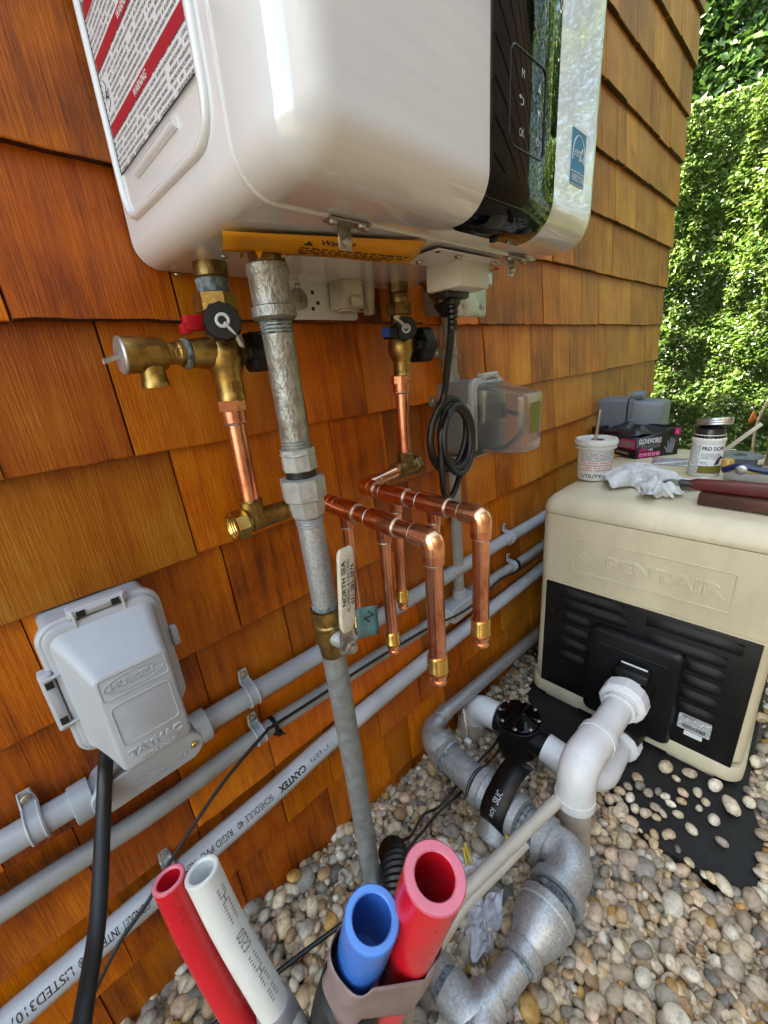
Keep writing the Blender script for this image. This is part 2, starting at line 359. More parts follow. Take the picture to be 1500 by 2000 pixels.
class MB:
    def __init__(s): s.v = []; s.f = []
    def add(s, vs, fs):
        o = len(s.v); s.v += [tuple(x) for x in vs]; s.f += [tuple(i + o for i in f) for f in fs]; return s
    def loops(s, L, closed_ends=(True, True), wrap=False):
        n = len(L[0]); vs = [p for l in L for p in l]; fs = []
        m = len(L)
        for i in range(m if wrap else m - 1):
            a, b = i * n, ((i + 1) % m) * n
            for k in range(n):
                k2 = (k + 1) % n; fs.append((a + k, a + k2, b + k2, b + k))
        if not wrap:
            if closed_ends[0]: fs.append(tuple(reversed(range(n))))
            if closed_ends[1]: fs.append(tuple(range((m - 1) * n, m * n)))
        return s.add(vs, fs)
    def tube(s, pts, r, n=14, caps=(True, True), flat=1.0):
        pts = [Vector(p) for p in pts]
        rs = r if isinstance(r, (list, tuple)) else [r] * len(pts)
        u = None; L = []
        for i, p in enumerate(pts):
            d = (pts[min(i + 1, len(pts) - 1)] - pts[max(i - 1, 0)]).normalized()
            if u is None: u, w, _ = basis(d)
            else:
                u = (u - d * u.dot(d)).normalized()
            w = d.cross(u)
            L.append([p + (u * math.cos(2 * math.pi * k / n) + w * math.sin(2 * math.pi * k / n) * flat) * rs[i] for k in range(n)])
        return s.loops(L, caps)
    def pipe(s, pts, r, ri, n=20, depth=None):
        """hollow tube open at its first point"""
        pts = [Vector(p) for p in pts]
        s.tube(pts, r, n, (False, True))
        d = (pts[1] - pts[0]).normalized(); u, w, _ = basis(d)
        def ring(o, rr): return [o + (u * math.cos(2 * math.pi * k / n) + w * math.sin(2 * math.pi * k / n)) * rr for k in range(n)]
        dep = depth or 0.12
        s.loops([ring(pts[0] + d * dep, ri), ring(pts[0] + d * 0.001, ri), ring(pts[0], (r + ri) / 2), ring(pts[0] + d * 0.0004, r)], (True, False))
        return s
    def lathe(s, prof, o, ax, n=20, caps=(True, True)):
        u, w, d = basis(ax); o = Vector(o)
        L = [[o + d * h + (u * math.cos(2 * math.pi * k / n) + w * math.sin(2 * math.pi * k / n)) * max(rr, 1e-5) for k in range(n)] for h, rr in prof]
        return s.loops(L, caps)
    def box(s, c, size, bev=0.0, seg=2, R=None):
        bm = bmesh.new(); bmesh.ops.create_cube(bm, size=1.0)
        bmesh.ops.scale(bm, vec=size, verts=bm.verts)
        if bev: bmesh.ops.bevel(bm, geom=bm.edges[:] + bm.verts[:], offset=bev, segments=seg, affect='EDGES', profile=0.5)
        if R is not None: bmesh.ops.rotate(bm, matrix=R, verts=bm.verts, cent=(0, 0, 0))
        bmesh.ops.translate(bm, vec=c, verts=bm.verts)
        bm.verts.index_update(); s.add([v.co for v in bm.verts], [[v.index for v in f.verts] for f in bm.faces]); bm.free(); return s
    def loft(s, o, ux, uy, ud, secs, n=5, caps=(True, True)):
        """secs: (w, h, r, depth, cx, cy): rounded rectangles in the ux/uy plane at o + ud * depth"""
        o, ux, uy, ud = Vector(o), Vector(ux), Vector(uy), Vector(ud); L = []
        for sc in secs:
            w, h, r, dp = sc[:4]; cx, cy = (sc[4], sc[5]) if len(sc) > 4 else (0, 0)
            L.append([o + ux * (x + cx) + uy * (y + cy) + ud * dp for x, y in rrect(w, h, r, n)])
        return s.loops(L, caps)
    def poly(s, pts2, o, ux, uy, ud, th):
        o, ux, uy, ud = Vector(o), Vector(ux), Vector(uy), Vector(ud); n = len(pts2)
        a = [o + ux * x + uy * y for x, y in pts2]; b = [p + ud * th for p in a]
        return s.add(a + b, [tuple(reversed(range(n))), tuple(range(n, 2 * n))] + [(k, (k + 1) % n, (k + 1) % n + n, k + n) for k in range(n)])
    def grid(s, G, thick=0.0):
        r, c = len(G), len(G[0]); vs = [p for row in G for p in row]
        fs = [(i * c + j, i * c + j + 1, (i + 1) * c + j + 1, (i + 1) * c + j) for i in range(r - 1) for j in range(c - 1)]
        s.add(vs, fs)
        return s
    def build(s, name, mname, parent=None, sharp=40, thick=0.0, sub=0):
        co = np.array(s.v, dtype=float).reshape(-1, 3); ctr = (co.min(0) + co.max(0)) / 2
        me = bpy.data.meshes.new(name); me.from_pydata((co - ctr).tolist(), [], s.f); me.validate(); me.update()
        me.materials.append(MATS[mname])
        bm = bmesh.new(); bm.from_mesh(me); bmesh.ops.recalc_face_normals(bm, faces=bm.faces); bm.to_mesh(me); bm.free()
        if sharp: me.shade_smooth(); me.set_sharp_from_angle(angle=math.radians(sharp))
        o = bpy.data.objects.new(name, me); COL.objects.link(o)
        if thick:
            md = o.modifiers.new('solid', 'SOLIDIFY'); md.thickness = thick; md.offset = 0
        if sub:
            md = o.modifiers.new('sub', 'SUBSURF'); md.levels = sub; md.render_levels = sub
        put(o, ctr, parent)
        return o
def wloc(o):
    p = Vector(o.location)
    while o.parent: o = o.parent; p = p + o.location
    return p
def put(o, ctr, parent):
    ctr = Vector(ctr)
    if parent is not None:
        o.parent = parent; o.location = ctr - wloc(parent)
    else: o.location = ctr
def thing(name, loc, label, cat, group=None):
    o = bpy.data.objects.new(name, None); COL.objects.link(o); o.location = loc; o.empty_display_size = 0.03
    return tag(o, label, cat, group)
def tag(o, label, cat, group=None):
    o['label'] = label; o['category'] = cat
    if group: o['group'] = group
    return o
def structure(o): o['kind'] = 'structure'; return o

def text_mesh(body, bold=0.0):
    cu = bpy.data.curves.new('lettering', 'FONT'); cu.body = body; cu.size = 1.0; cu.align_x = 'LEFT'; cu.align_y = 'BOTTOM_BASELINE'
    cu.offset = bold; cu.resolution_u = 3
    ob = bpy.data.objects.new('lettering', cu)
    me = bpy.data.meshes.new_from_object(ob)
    co = np.array([v.co[:2] for v in me.vertices]); fs = [tuple(p.vertices) for p in me.polygons]
    bpy.data.objects.remove(ob); bpy.data.curves.remove(cu); bpy.data.meshes.remove(me)
    if len(co) == 0: co = np.zeros((0, 2))
    return co, fs
def lettering(body, o, ux, uy, width, height, mname, parent, lift=0.0006, bold=0.0, shear=0.0, name='lettering', th=0.0, warp=None):
    """text fitted into width x height, lower-left corner at o"""
    co, fs = text_mesh(body, bold)
    mn, mx = co.min(0), co.max(0); co = (co - mn) / (mx - mn)
    ux, uy = Vector(ux).normalized(), Vector(uy).normalized(); nn = ux.cross(uy)
    m = MB(); o = Vector(o)
    P = [(x * width + shear * y * height, y * height) for x, y in co]
    if warp: vs = [warp(x, y) for x, y in P]
    else: vs = [o + ux * x + uy * y + nn * lift for x, y in P]
    m.add(vs, fs)
    if th:
        # raised letters: top face plus skirt
        back = [Vector(v) - nn * th for v in vs]; n = len(vs); edges = {}
        for f in fs:
            for a, b in zip(f, f[1:] + f[:1]): edges[(a, b)] = edges.get((a, b), 0) + 1
        m.add(back, [])
        for (a, b) in list(edges):
            if (b, a) not in edges: m.f.append((a, b, b + n, a + n))
    return m.build(name, mname, parent, sharp=25 if th else 0)
def bead(pts, r, name, mname, parent, closed=False, n=6):
    m = MB()
    if closed: pts = list(pts) + [pts[0], pts[1]]
    m.tube(pts, r, n); return m.build(name, mname, parent)
def screw(o, ax, r, parent, mname='screw_steel', name='screw'):
    m = MB(); m.lathe([(0, r * 1.15), (0.0008, r * 1.15), (0.001, r), (r * 0.5, r * 0.95), (r * 0.7, r * 0.7)], o, ax, 12)
    u, w, d = basis(ax); sc = m.build(name, mname, parent)
    return sc

class GB(MB):
    """ground-run pipe fittings, radii scaled to pipe size"""
    K = .79
    def lathe(s, prof, o, ax, n=20, caps=(True, True)): return MB.lathe(s, [(h, r_ * s.K) for h, r_ in prof], o, ax, n, caps)
    def tube(s, pts, r, n=14, caps=(True, True), flat=1.0):
        return MB.tube(s, pts, [x * s.K for x in r] if isinstance(r, (list, tuple)) else r * s.K, n, caps, flat)
def embossed(body, o, ux, uy, width, height, rad, mname, parent, name='lettering', spread=0.0):
    """letters drawn as raised outlines"""
    cu = bpy.data.curves.new('lettering', 'FONT'); cu.body = body; cu.size = 1.0; cu.fill_mode = 'NONE'; cu.bevel_depth = rad / height * .72; cu.bevel_resolution = 1; cu.resolution_u = 3; cu.space_character = 1.0 + spread
    ob = bpy.data.objects.new('lettering', cu); me = bpy.data.meshes.new_from_object(ob)
    co = np.array([v.co[:] for v in me.vertices]); fs = [tuple(p.vertices) for p in me.polygons]
    bpy.data.objects.remove(ob); bpy.data.curves.remove(cu); bpy.data.meshes.remove(me)
    mn, mx = co.min(0), co.max(0); sx_, sy_ = width / (mx[0] - mn[0]), height / (mx[1] - mn[1])
    ux, uy = Vector(ux).normalized(), Vector(uy).normalized(); nn = ux.cross(uy); o = Vector(o); m = MB()
    m.add([o + ux * ((x - mn[0]) * sx_) + uy * ((y - mn[1]) * sy_) + nn * (z * sy_) for x, y, z in co], fs); return m.build(name, mname, parent)
# ------------------------------------------------------------------ ground
def ground_z(x, y=0.0):
    return float(np.interp(x, [-0.1, 0.25, 0.5, 0.7], [0.045, 0.015, -0.03, -0.045]))
m = MB()
xs = [-60, -20, -6, -2, -1, -0.5, -0.1, 0.1, 0.25, 0.4, 0.5, 0.6, 0.7, 1, 2, 4, 8, 20, 80]; ys = [-60, -20, -8, -4, -2.2, -1.5, -1, -0.5, 0, 1, 3, 8, 20, 60]
m.grid([[(x, y, ground_z(x) - 0.022) for y in ys] for x in xs])
structure(m.build('ground', 'gravel_bed'))

# ------------------------------------------------------------------ house with cedar shingles
HX0, HX1, HH = -2.2, 2.345, 2.5
house = thing('shingled_house', (0.5, 1.0, 0), 'house wall clad in orange cedar shingles carrying the water heater and conduits', 'house')
m = MB(); m.box(((HX0 + HX1) / 2, 1.75, HH / 2 - 0.15), (HX1 - HX0, 3.5, HH + 0.3)); m.build('wall', 'sheathing', house)
m = MB(); m.box(((HX0 + HX1) / 2, 1.7, HH + 0.06), (HX1 - HX0 + 0.2, 3.9, 0.06)); sf = m.build('soffit', 'soffit', house)
m = MB(); m.add([(HX0 - .1, -.3, HH + .09), (HX1 + .1, -.3, HH + .09), (HX1 + .1, 3.7, HH + .09), (HX0 - .1, 3.7, HH + .09), (HX0 - .1, 1.7, HH + .9), (HX1 + .1, 1.7, HH + .9)],
               [(0, 1, 5, 4), (2, 3, 4, 5), (0, 4, 3), (1, 2, 5), (0, 3, 2, 1)]); m.build('roof', 'roof_shingle', house)
# shingle meshes: wedges of unit width with ragged butts
def shingle_mesh(seed):
    r = random.Random(seed); n = 9; vs = []; fs = []
    H = 0.168; jag = [r.uniform(-0.0011, 0.0011) for _ in range(n + 1)]
    for i in range(n + 1):
        x = i / n; z0 = jag[i]
        vs += [(x, -0.0015, z0), (x, -0.0150, z0), (x, -0.0160, z0 + 0.0014), (x, -0.0016, H), (x, 0.0, H)]
    for i in range(n):
        a, b = i * 5, (i + 1) * 5
        for k in range(5):
            k2 = (k + 1) % 5; fs.append((a + k, a + k2, b + k2, b + k))
    fs += [(4, 3, 2, 1, 0), tuple(n * 5 + k for k in range(5))]
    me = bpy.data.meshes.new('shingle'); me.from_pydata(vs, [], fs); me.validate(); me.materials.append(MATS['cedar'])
    bm = bmesh.new(); bm.from_mesh(me); bmesh.ops.recalc_face_normals(bm, faces=bm.faces); bm.to_mesh(me); bm.free()
    me.shade_smooth(); me.set_sharp_from_angle(angle=math.radians(30))
    return me
SM = [shingle_mesh(s) for s in range(7)]
COURSES = [
 (1.93, [1.50, 1.62, 1.79, 1.95, 2.09, 2.25]), (1.78, [1.40, 1.53, 1.69, 1.842, 1.978, 2.174]), (1.631, [1.36, 1.47, 1.641, 1.73, 1.878, 2.007, 2.126]),
 (1.481, [1.33, 1.489, 1.605, 1.686, 1.80, 1.934, 2.248]), (1.330, [1.20, 1.33, 1.44, 1.576, 1.637, 1.838, 2.111]),
 (1.178, [-0.20, 0.045, 0.30, 0.47, 0.68, 0.90, 1.08, 1.21, 1.343, 1.517, 1.656, 1.891, 2.03, 2.189]),
 (1.028, [-0.16, 0.058, 0.218, 0.39, 0.559, 0.67, 0.86, 1.054, 1.174, 1.284, 1.437, 1.575, 1.761, 1.901, 2.13]),
 (0.880, [-0.22, 0.009, 0.129, 0.379, 0.508, 0.732, 0.896, 1.005, 1.118, 1.255, 1.369, 1.678, 1.927, 2.15]),
 (0.733, [-0.10, 0.17, 0.428, 0.554, 0.661, 0.80, 0.97, 1.154, 1.284, 1.579, 1.756, 1.972, 2.198]),
 (0.594, [-0.19, -0.023, 0.089, 0.207, 0.431, 0.513, 0.611, 0.70, 0.815, 0.95, 1.085, 1.216, 1.328, 1.52, 1.70, 1.93, 2.12]),
 (0.445, [-0.27, -0.12, 0.136, 0.285, 0.448, 0.558, 0.725, 0.89, 1.03, 1.17, 1.34, 1.55, 1.76, 2.0, 2.2]),
 (0.297, [-0.25, -0.057, 0.07, 0.208, 0.38, 0.617, 0.803, 0.93, 1.10, 1.25, 1.45, 1.68, 1.86, 2.1]),
 (0.150, [-0.19, -0.06, 0.07, 0.209, 0.32, 0.46, 0.60, 0.772, 0.88, 0.986, 1.15, 1.33, 1.6, 1.8, 2.05]),
 (0.005, [-0.24, -0.107, -0.001, 0.106, 0.308, 0.478, 0.556, 0.704, 0.85, 1.02, 1.2, 1.45, 1.7, 2.0]),
 (-0.14, [0.20, 0.36, 0.50, 0.66, 0.79, 0.95, 1.1, 1.4, 1.75, 2.05])]
_r = random.Random(41)
for _i, (_z, _j) in enumerate(COURSES):                                   # carry the upper courses on behind the heater
    if _z > 1.2:
        while _j[0] > 0.0: _j.insert(0, round(_j[0] - _r.uniform(.13, .24), 3))
for _z in (2.08, 2.23, 2.38):
    _j = [2.18]
    while _j[0] > 0.15: _j.insert(0, round(_j[0] - _r.uniform(.13, .25), 3))
    COURSES.append((_z, _j))
rs = random.Random(5)
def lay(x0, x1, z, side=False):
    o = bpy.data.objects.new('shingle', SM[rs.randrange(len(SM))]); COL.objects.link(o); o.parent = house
    w = x1 - x0 - rs.uniform(0.0010, 0.0028)
    if side:
        o.location = Vector((HX1, x0, z)) - house.location; o.rotation_euler = (0, 0, math.pi / 2)
    else:
        o.location = Vector((x0, 0, z + rs.uniform(-0.002, 0.002))) - house.location
        o.rotation_euler = (rs.uniform(-0.004, 0.004), 0, 0)
    o.scale = (w, 1 + rs.uniform(-0.08, 0.14), 1)
    lit_ = min(1.0, max(0.0, (x0 - .7) / .8) * .85 + rs.uniform(0, .15 if x0 > .7 else .04)) if not side else .7  # stronger light towards the corner painted into the shingle colour, plus random tone
    o.color = (lit_, rs.choice((.56, .68, .80, .90, .97, 1.04, 1.12, 1.20)) if x0 < .8 else rs.choice((.82, .9, .96, 1.0, 1.05, 1.12)), rs.random() if x0 < .8 else rs.uniform(.4, .75), 1)
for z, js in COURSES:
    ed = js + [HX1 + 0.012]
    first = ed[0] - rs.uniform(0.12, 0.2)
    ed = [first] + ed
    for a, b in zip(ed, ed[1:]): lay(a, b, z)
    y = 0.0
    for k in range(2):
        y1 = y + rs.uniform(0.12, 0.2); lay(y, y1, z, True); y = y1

# the neighbouring house across the side yard, which the heater's gloss reflects
nb = thing('neighbouring_house', (1.0, -3.4, 0), 'shingled house across the gravel yard mirrored in the black display', 'house')
NX1, NY = 3.85, -2.1
m = MB(); m.box((NX1 - 3.0, NY - 1.5, 1.45), (6.0, 3.0, 3.3)); m.build('wall', 'sheathing', nb)
m = MB(); m.add([(NX1 - 6.1, NY + .15, 3.1), (NX1 + .1, NY + .15, 3.1), (NX1 + .1, NY - 3.1, 3.1), (NX1 - 6.1, NY - 3.1, 3.1), (NX1 - 6.1, NY - 1.5, 3.8), (NX1 + .1, NY - 1.5, 3.8)],
               [(0, 1, 5, 4), (2, 3, 4, 5), (0, 4, 3), (1, 2, 5), (0, 3, 2, 1)]); m.build('roof', 'roof_shingle', nb)
m = MB(); r5 = random.Random(3); z = -0.05
while z < 3.0:
    x = NX1 - 5.9
    while x < NX1:
        w = r5.uniform(0.09, 0.2); x1 = min(x + w, NX1 + .01)
        m.add([(x, NY + .0135, z), (x1 - .003, NY + .0135, z), (x1 - .003, NY + .002, z + .165), (x, NY + .002, z + .165), (x, NY, z), (x1 - .003, NY, z)],
              [(0, 3, 2, 1), (0, 1, 5, 4)]); x = x1
    z += 0.15
o = m.build('shingle', 'weathered_shaded_cedar', nb, sharp=0); o['kind'] = 'stuff'

# ------------------------------------------------------------------ hedge and tree at the end of the yard
def leaves(name, P, N, size, mname, parent, seed, droop=0.4):
    r = np.random.default_rng(seed); n = len(P)
    N = N + r.normal(0, 0.55, (n, 3)); N /= np.linalg.norm(N, axis=1)[:, None] + 1e-9
    T = r.normal(0, 1, (n, 3)); T[:, 2] -= droop; T -= N * (T * N).sum(1)[:, None]; T /= np.linalg.norm(T, axis=1)[:, None] + 1e-9
    B = np.cross(N, T); s = size * r.uniform(0.6, 1.35, n)[:, None]
    fold = N * s * 0.10
    v = np.stack([P - T * s * .5, P - B * s * .27 + fold - T * s * .08, P + T * s * .55, P + B * s * .27 + fold - T * s * .08], 1).reshape(-1, 3)
    f = np.arange(n * 4).reshape(n, 4); tri = np.concatenate([f[:, [0, 1, 2]], f[:, [0, 2, 3]]], 1).reshape(-1, 3)
    me = bpy.data.meshes.new(name); c = v.mean(0); me.vertices.add(len(v)); me.vertices.foreach_set('co', (v - c).ravel())
    me.loops.add(tri.size); me.loops.foreach_set('vertex_index', tri.ravel().astype(np.int32))
    me.polygons.add(len(tri)); me.polygons.foreach_set('loop_start', np.arange(0, tri.size, 3, dtype=np.int32)); me.polygons.foreach_set('loop_total', np.full(len(tri), 3, dtype=np.int32))
    me.update(calc_edges=True); me.validate()
    a = me.attributes.new('tone', 'FLOAT', 'POINT'); a.data.foreach_set('value', np.repeat(r.beta(1.6, 1.8, n), 4))
    me.materials.append(MATS[mname]); o = bpy.data.objects.new(name, me); COL.objects.link(o); put(o, c, parent); return o
def vnoise(p, seed, f):
    r = np.random.default_rng(seed); out = np.zeros(len(p))
    for k in range(7):
        d = r.normal(0, f, 3); out += np.sin(p @ d + r.uniform(0, 6.28))
    return out / 7
hedge = thing('leafy_hedge', (3.9, 0.4, 0), 'tall sunlit hedge of small glossy leaves past the house corner', 'hedge')
def hedge_points(n, y0, y1, z0, z1, seed):
    r = np.random.default_rng(seed); y = r.uniform(y0, y1, n); z = r.uniform(z0, z1, n)
    p = np.stack([np.zeros(n), y, z], 1)
    bulge = 0.12 * vnoise(p, 3, 3.5) + 0.09 * vnoise(p, 4, 9.0) + 0.05 * vnoise(p, 5, 24)
    depth = np.where(r.random(n) < .6, r.exponential(0.06, n), r.uniform(0, .65, n))
    x = 3.85 - bulge + depth - 0.10 * (z - 1.0)
    return np.stack([x, y, z], 1)
P = np.concatenate([hedge_points(120000, -0.75, 1.25, -0.05, 2.3, 1), hedge_points(22000, 1.25, 2.6, -0.05, 2.3, 3), hedge_points(60000, -2.3, -0.75, -0.05, 3.9, 2)])
Nn = np.tile(np.array([-0.55, 0.1, 0.65]), (len(P), 1))
leaves('foliage', P, Nn, 0.034, 'hedge_leaf', hedge, 21)
for k in range(7):
    y = -0.9 + 0.36 * k + rs.uniform(-.06, .06); m = MB()
    pts = spline([(4.15 + rs.uniform(-.1, .1), y, -0.05), (4.1, y + rs.uniform(-.1, .1), .5), (4.05, y + rs.uniform(-.2, .2), 1.1), (4.0, y + rs.uniform(-.3, .3), 1.9)], 5)
    m.tube(pts, [0.011 - 0.006 * i / len(pts) for i in range(len(pts))], 7); m.build('branch', 'bark', hedge)
m = MB()
m.tube(spline([(3.90, -.34, -.03), (3.86, -.31, .35), (3.90, -.35, .62), (3.88, -.28, .95), (3.94, -.31, 1.3)], 6), [0.009] * 25, 8); m.build('branch', 'bark', hedge)
tree = thing('dense_tree', (4.9, 0.3, 0), 'dense green tree rising above the hedge', 'tree')
r = np.random.default_rng(8); PP = []; NN = []
blobs = [(4.7 + r.uniform(-.4, .9), r.uniform(-1.4, 1.9), r.uniform(1.9, 4.6), r.uniform(.28, .55)) for _ in range(60)] + [(5.6 + r.uniform(-.3, .5), r.uniform(-1.6, 2.2), r.uniform(1.6, 4.8), .6) for _ in range(40)] + [(4.5, .35, 2.35, .4), (4.6, -.1, 2.6, .45), (4.5, .6, 2.9, .5), (4.4, .1, 3.2, .4), (4.5, .75, 2.0, .4), (4.45, -.35, 2.1, .4)]
for bx, by, bz, br in blobs:
    k = int(1100 * (br / .4) ** 2) if by > -0.7 and by < 1.3 and bz < 3.8 else 350
    d = r.normal(0, 1, (k, 3)); d /= np.linalg.norm(d, axis=1)[:, None]; rad = br * (0.55 + 0.55 * r.random(k) ** .5)
    PP.append(np.array([bx, by, bz]) + d * rad[:, None] * [1, 1, .8]); NN.append(d * .6 + [0, 0, .6])
leaves('crown', np.concatenate(PP), np.concatenate(NN), 0.062, 'tree_leaf', tree, 33)
m = MB(); m.tube(spline([(4.95, .2, -.05), (4.9, .25, 1.2), (5.0, .15, 2.4), (5.0, .3, 4.0)], 6), [0.11 - 0.004 * i for i in range(19)], 10); m.build('trunk', 'bark', tree)
for k in range(7):
    a = rs.uniform(0, 6.28); z = 1.6 + .35 * k
    m = MB(); m.tube(spline([(4.95, .2, z), (4.95 + .4 * math.cos(a), .2 + .4 * math.sin(a), z + .3), (4.9 + .9 * math.cos(a), .2 + .9 * math.sin(a), z + .5)], 5), [0.035 - 0.0025 * i for i in range(11)], 7); m.build('limb', 'bark', tree)
m = MB(); bl = Vector((3.60, -.30, .40))
m.add([bl, bl + V3(.0, .02, .03), bl + V3(0, .0, .10), bl + V3(.01, -.025, .04), bl + V3(-.01, .005, .05)], [(0, 1, 4), (1, 2, 4), (2, 3, 4), (3, 0, 4)])
tag(m.build('dead_leaf', 'dead_leaf', thick=0.001), 'curled orange dead leaf caught low in the hedge', 'leaf')

# ------------------------------------------------------------------ gravel: river pebbles dropped one by one onto a height field
def ico(sub):
    bm = bmesh.new(); bmesh.ops.create_icosphere(bm, subdivisions=sub, radius=1.0); bm.verts.index_update()
    v = np.array([x.co[:] for x in bm.verts]); f = np.array([[q.index for q in p.verts] for p in bm.faces]); bm.free(); return v, f
IV, IF = ico(3); LV, LF = ico(2)
STONES = np.array([(.54, .46, .34), (.62, .56, .45), (.42, .35, .26), (.48, .36, .22), (.33, .295, .25), (.24, .225, .205), (.56, .42, .31), (.36, .235, .13), (.68, .64, .55), (.16, .15, .14), (.47, .28, .09), (.50, .40, .32), (.36, .31, .25), (.58, .47, .31)]) * np.array([1.14, 1.07, .97])
SW = np.array([1.6, 1.5, 1.3, 1.3, 1.1, .8, 1.0, .9, .9, .4, .6, .9, 1.1, 1.3]); SW /= SW.sum()
MAT_POLY = np.array([(.79, -.40), (.845, -.30), (.88, -.20), (1.0, -.10), (1.75, -.10), (1.75, -.625), (1.03, -.630), (.92, -.668), (.775, -.668), (.765, -.52)])
def inside(poly, x, y):
    c = np.zeros_like(x, dtype=bool); j = len(poly) - 1
    for i in range(len(poly)):
        xi, yi = poly[i]; xj, yj = poly[j]
        c ^= ((yi > y) != (yj > y)) & (x < (xj - xi) * (y - yi) / (yj - yi + 1e-12) + xi); j = i
    return c
X0, X1, Y0, Y1, CS = -0.55, 2.3, -1.75, 0.0, 0.004
nx, ny = int((X1 - X0) / CS), int((Y1 - Y0) / CS)
gx = X0 + (np.arange(nx) + .5) * CS; gy = Y0 + (np.arange(ny) + .5) * CS
HF = np.interp(gx, [-0.1, 0.25, 0.5, 0.7], [0.045, 0.015, -0.03, -0.045])[:, None].repeat(ny, 1) - 0.022
HF[inside(MAT_POLY, *np.meshgrid(gx, gy, indexing='ij'))] = -0.036          # the mat's top face
def pebble_shape(r, V):
    a = np.array([1.0, r.uniform(.62, .95), r.uniform(.42, .72)])
    v = V * a
    d1, d2, d3 = r.normal(0, 1.6, (3, 3)); v = v * (1 + 0.09 * np.sin(V @ d1 + r.uniform(0, 6)) + 0.06 * np.sin(V @ d2 * 1.6 + r.uniform(0, 6)))[:, None]
    return v
def rotm(ax, ay, az):
    ca, sa, cb, sb, cc, sc = math.cos(ax), math.sin(ax), math.cos(ay), math.sin(ay), math.cos(az), math.sin(az)
    return np.array([[cc, -sc, 0], [sc, cc, 0], [0, 0, 1]]) @ np.array([[cb, 0, sb], [0, 1, 0], [-sb, 0, cb]]) @ np.array([[1, 0, 0], [0, ca, -sa], [0, sa, ca]])
rp = np.random.default_rng(77)
PV, PF, PC = [], [], []; off = 0; loose = []
def drop(x, y, s, hi):
    global off
    V, F = (IV, IF) if hi else (LV, LF)
    v = pebble_shape(rp, V) * s
    v = v @ rotm(rp.normal(0, .32), rp.normal(0, .32), rp.uniform(0, 6.28)).T
    ext = v.max(0); i0, i1 = int((x - ext[0] * .7 - X0) / CS), int((x + ext[0] * .7 - X0) / CS) + 1; j0, j1 = int((y - ext[1] * .7 - Y0) / CS), int((y + ext[1] * .7 - Y0) / CS) + 1
    i0, j0 = max(i0, 0), max(j0, 0); patch = HF[i0:i1, j0:j1]
    if patch.size == 0: return
    z = float(np.percentile(patch, 62)) + ext[2] * 0.62
    xx = (gx[i0:i1, None] - x) / (ext[0] * .8); yy = (gy[None, j0:j1] - y) / (ext[1] * .8); q = 1 - xx ** 2 - yy ** 2
    np.maximum(patch, np.where(q > 0, z + ext[2] * np.sqrt(np.clip(q, 0, 1)) * .8, -9), out=patch)
    c = STONES[rp.choice(len(STONES), p=SW)] * rp.uniform(.68, 1.18)
    PV.append(v + [x, y, z]); PF.append(F + off); PC.append(np.tile(np.append(c, 1.0), (len(v), 1))); off += len(v)
N1 = 23000
cand = 0
for k in range(N1):
    best = None
    near = k % 3 != 0
    for _ in range(4):
        x = rp.uniform(-.45, 1.15) if near else rp.uniform(X0 + .05, X1 - .05); y = rp.uniform(-1.05, -0.006) if near else rp.uniform(Y0 + .05, -.006)
        h = HF[min(nx - 1, int((x - X0) / CS)), min(ny - 1, int((y - Y0) / CS))] - ground_z(x)
        if best is None or h < best[0]: best = (h, x, y)
    _, x, y = best
    if inside(MAT_POLY, np.array([x]), np.array([y]))[0] and (y < -.12 or x > 1.0):
        if not (-.63 < y < -.30 and x < 1.0 and rp.random() < max(.90 - (x - .80) / .12, .16 if y > -.56 else .05)): continue
    s = float(np.clip(rp.lognormal(math.log(.0097), .38), .005, .0225))
    if y > -.2 and x > .25: s *= .85
    drop(x, y, s, (x - 0.3) ** 2 + (y + .5) ** 2 < .10)
def pebble_mesh(name, PV, PF, PC):
    v = np.concatenate(PV); f = np.concatenate(PF); c = np.concatenate(PC)
    me = bpy.data.meshes.new(name); me.vertices.add(len(v)); me.vertices.foreach_set('co', v.ravel())
    me.loops.add(f.size); me.loops.foreach_set('vertex_index', f.ravel().astype(np.int32)); me.polygons.add(len(f))
    me.polygons.foreach_set('loop_start', np.arange(0, f.size, 3, dtype=np.int32)); me.polygons.foreach_set('loop_total', np.full(len(f), 3, dtype=np.int32))
    me.polygons.foreach_set('use_smooth', np.ones(len(f), dtype=bool)); me.update(calc_edges=True)
    a = me.color_attributes.new('stone', 'FLOAT_COLOR', 'POINT'); a.data.foreach_set('color', c.ravel()); me.materials.append(MATS['pebble'])
    return me
gravel = bpy.data.objects.new('river_gravel', pebble_mesh('river_gravel', PV, PF, PC)); COL.objects.link(gravel); gravel['kind'] = 'stuff'
gravel['label'] = 'rounded tan, grey and white river pebbles covering the yard'; gravel['category'] = 'gravel'
# the black rubber mat with loose pebbles on it
m = MB(); top = -0.036
n = len(MAT_POLY)
m.poly([tuple(p) for p in MAT_POLY], (0, 0, top - 0.05), (1, 0, 0), (0, 1, 0), (0, 0, 1), 0.05)
matob = tag(m.build('rubber_mat', 'black_matte', sharp=30), 'black rubber slab under the pool heater, its corner bare of pebbles', 'mat')
mats_spots = [(1130, 1.0)]
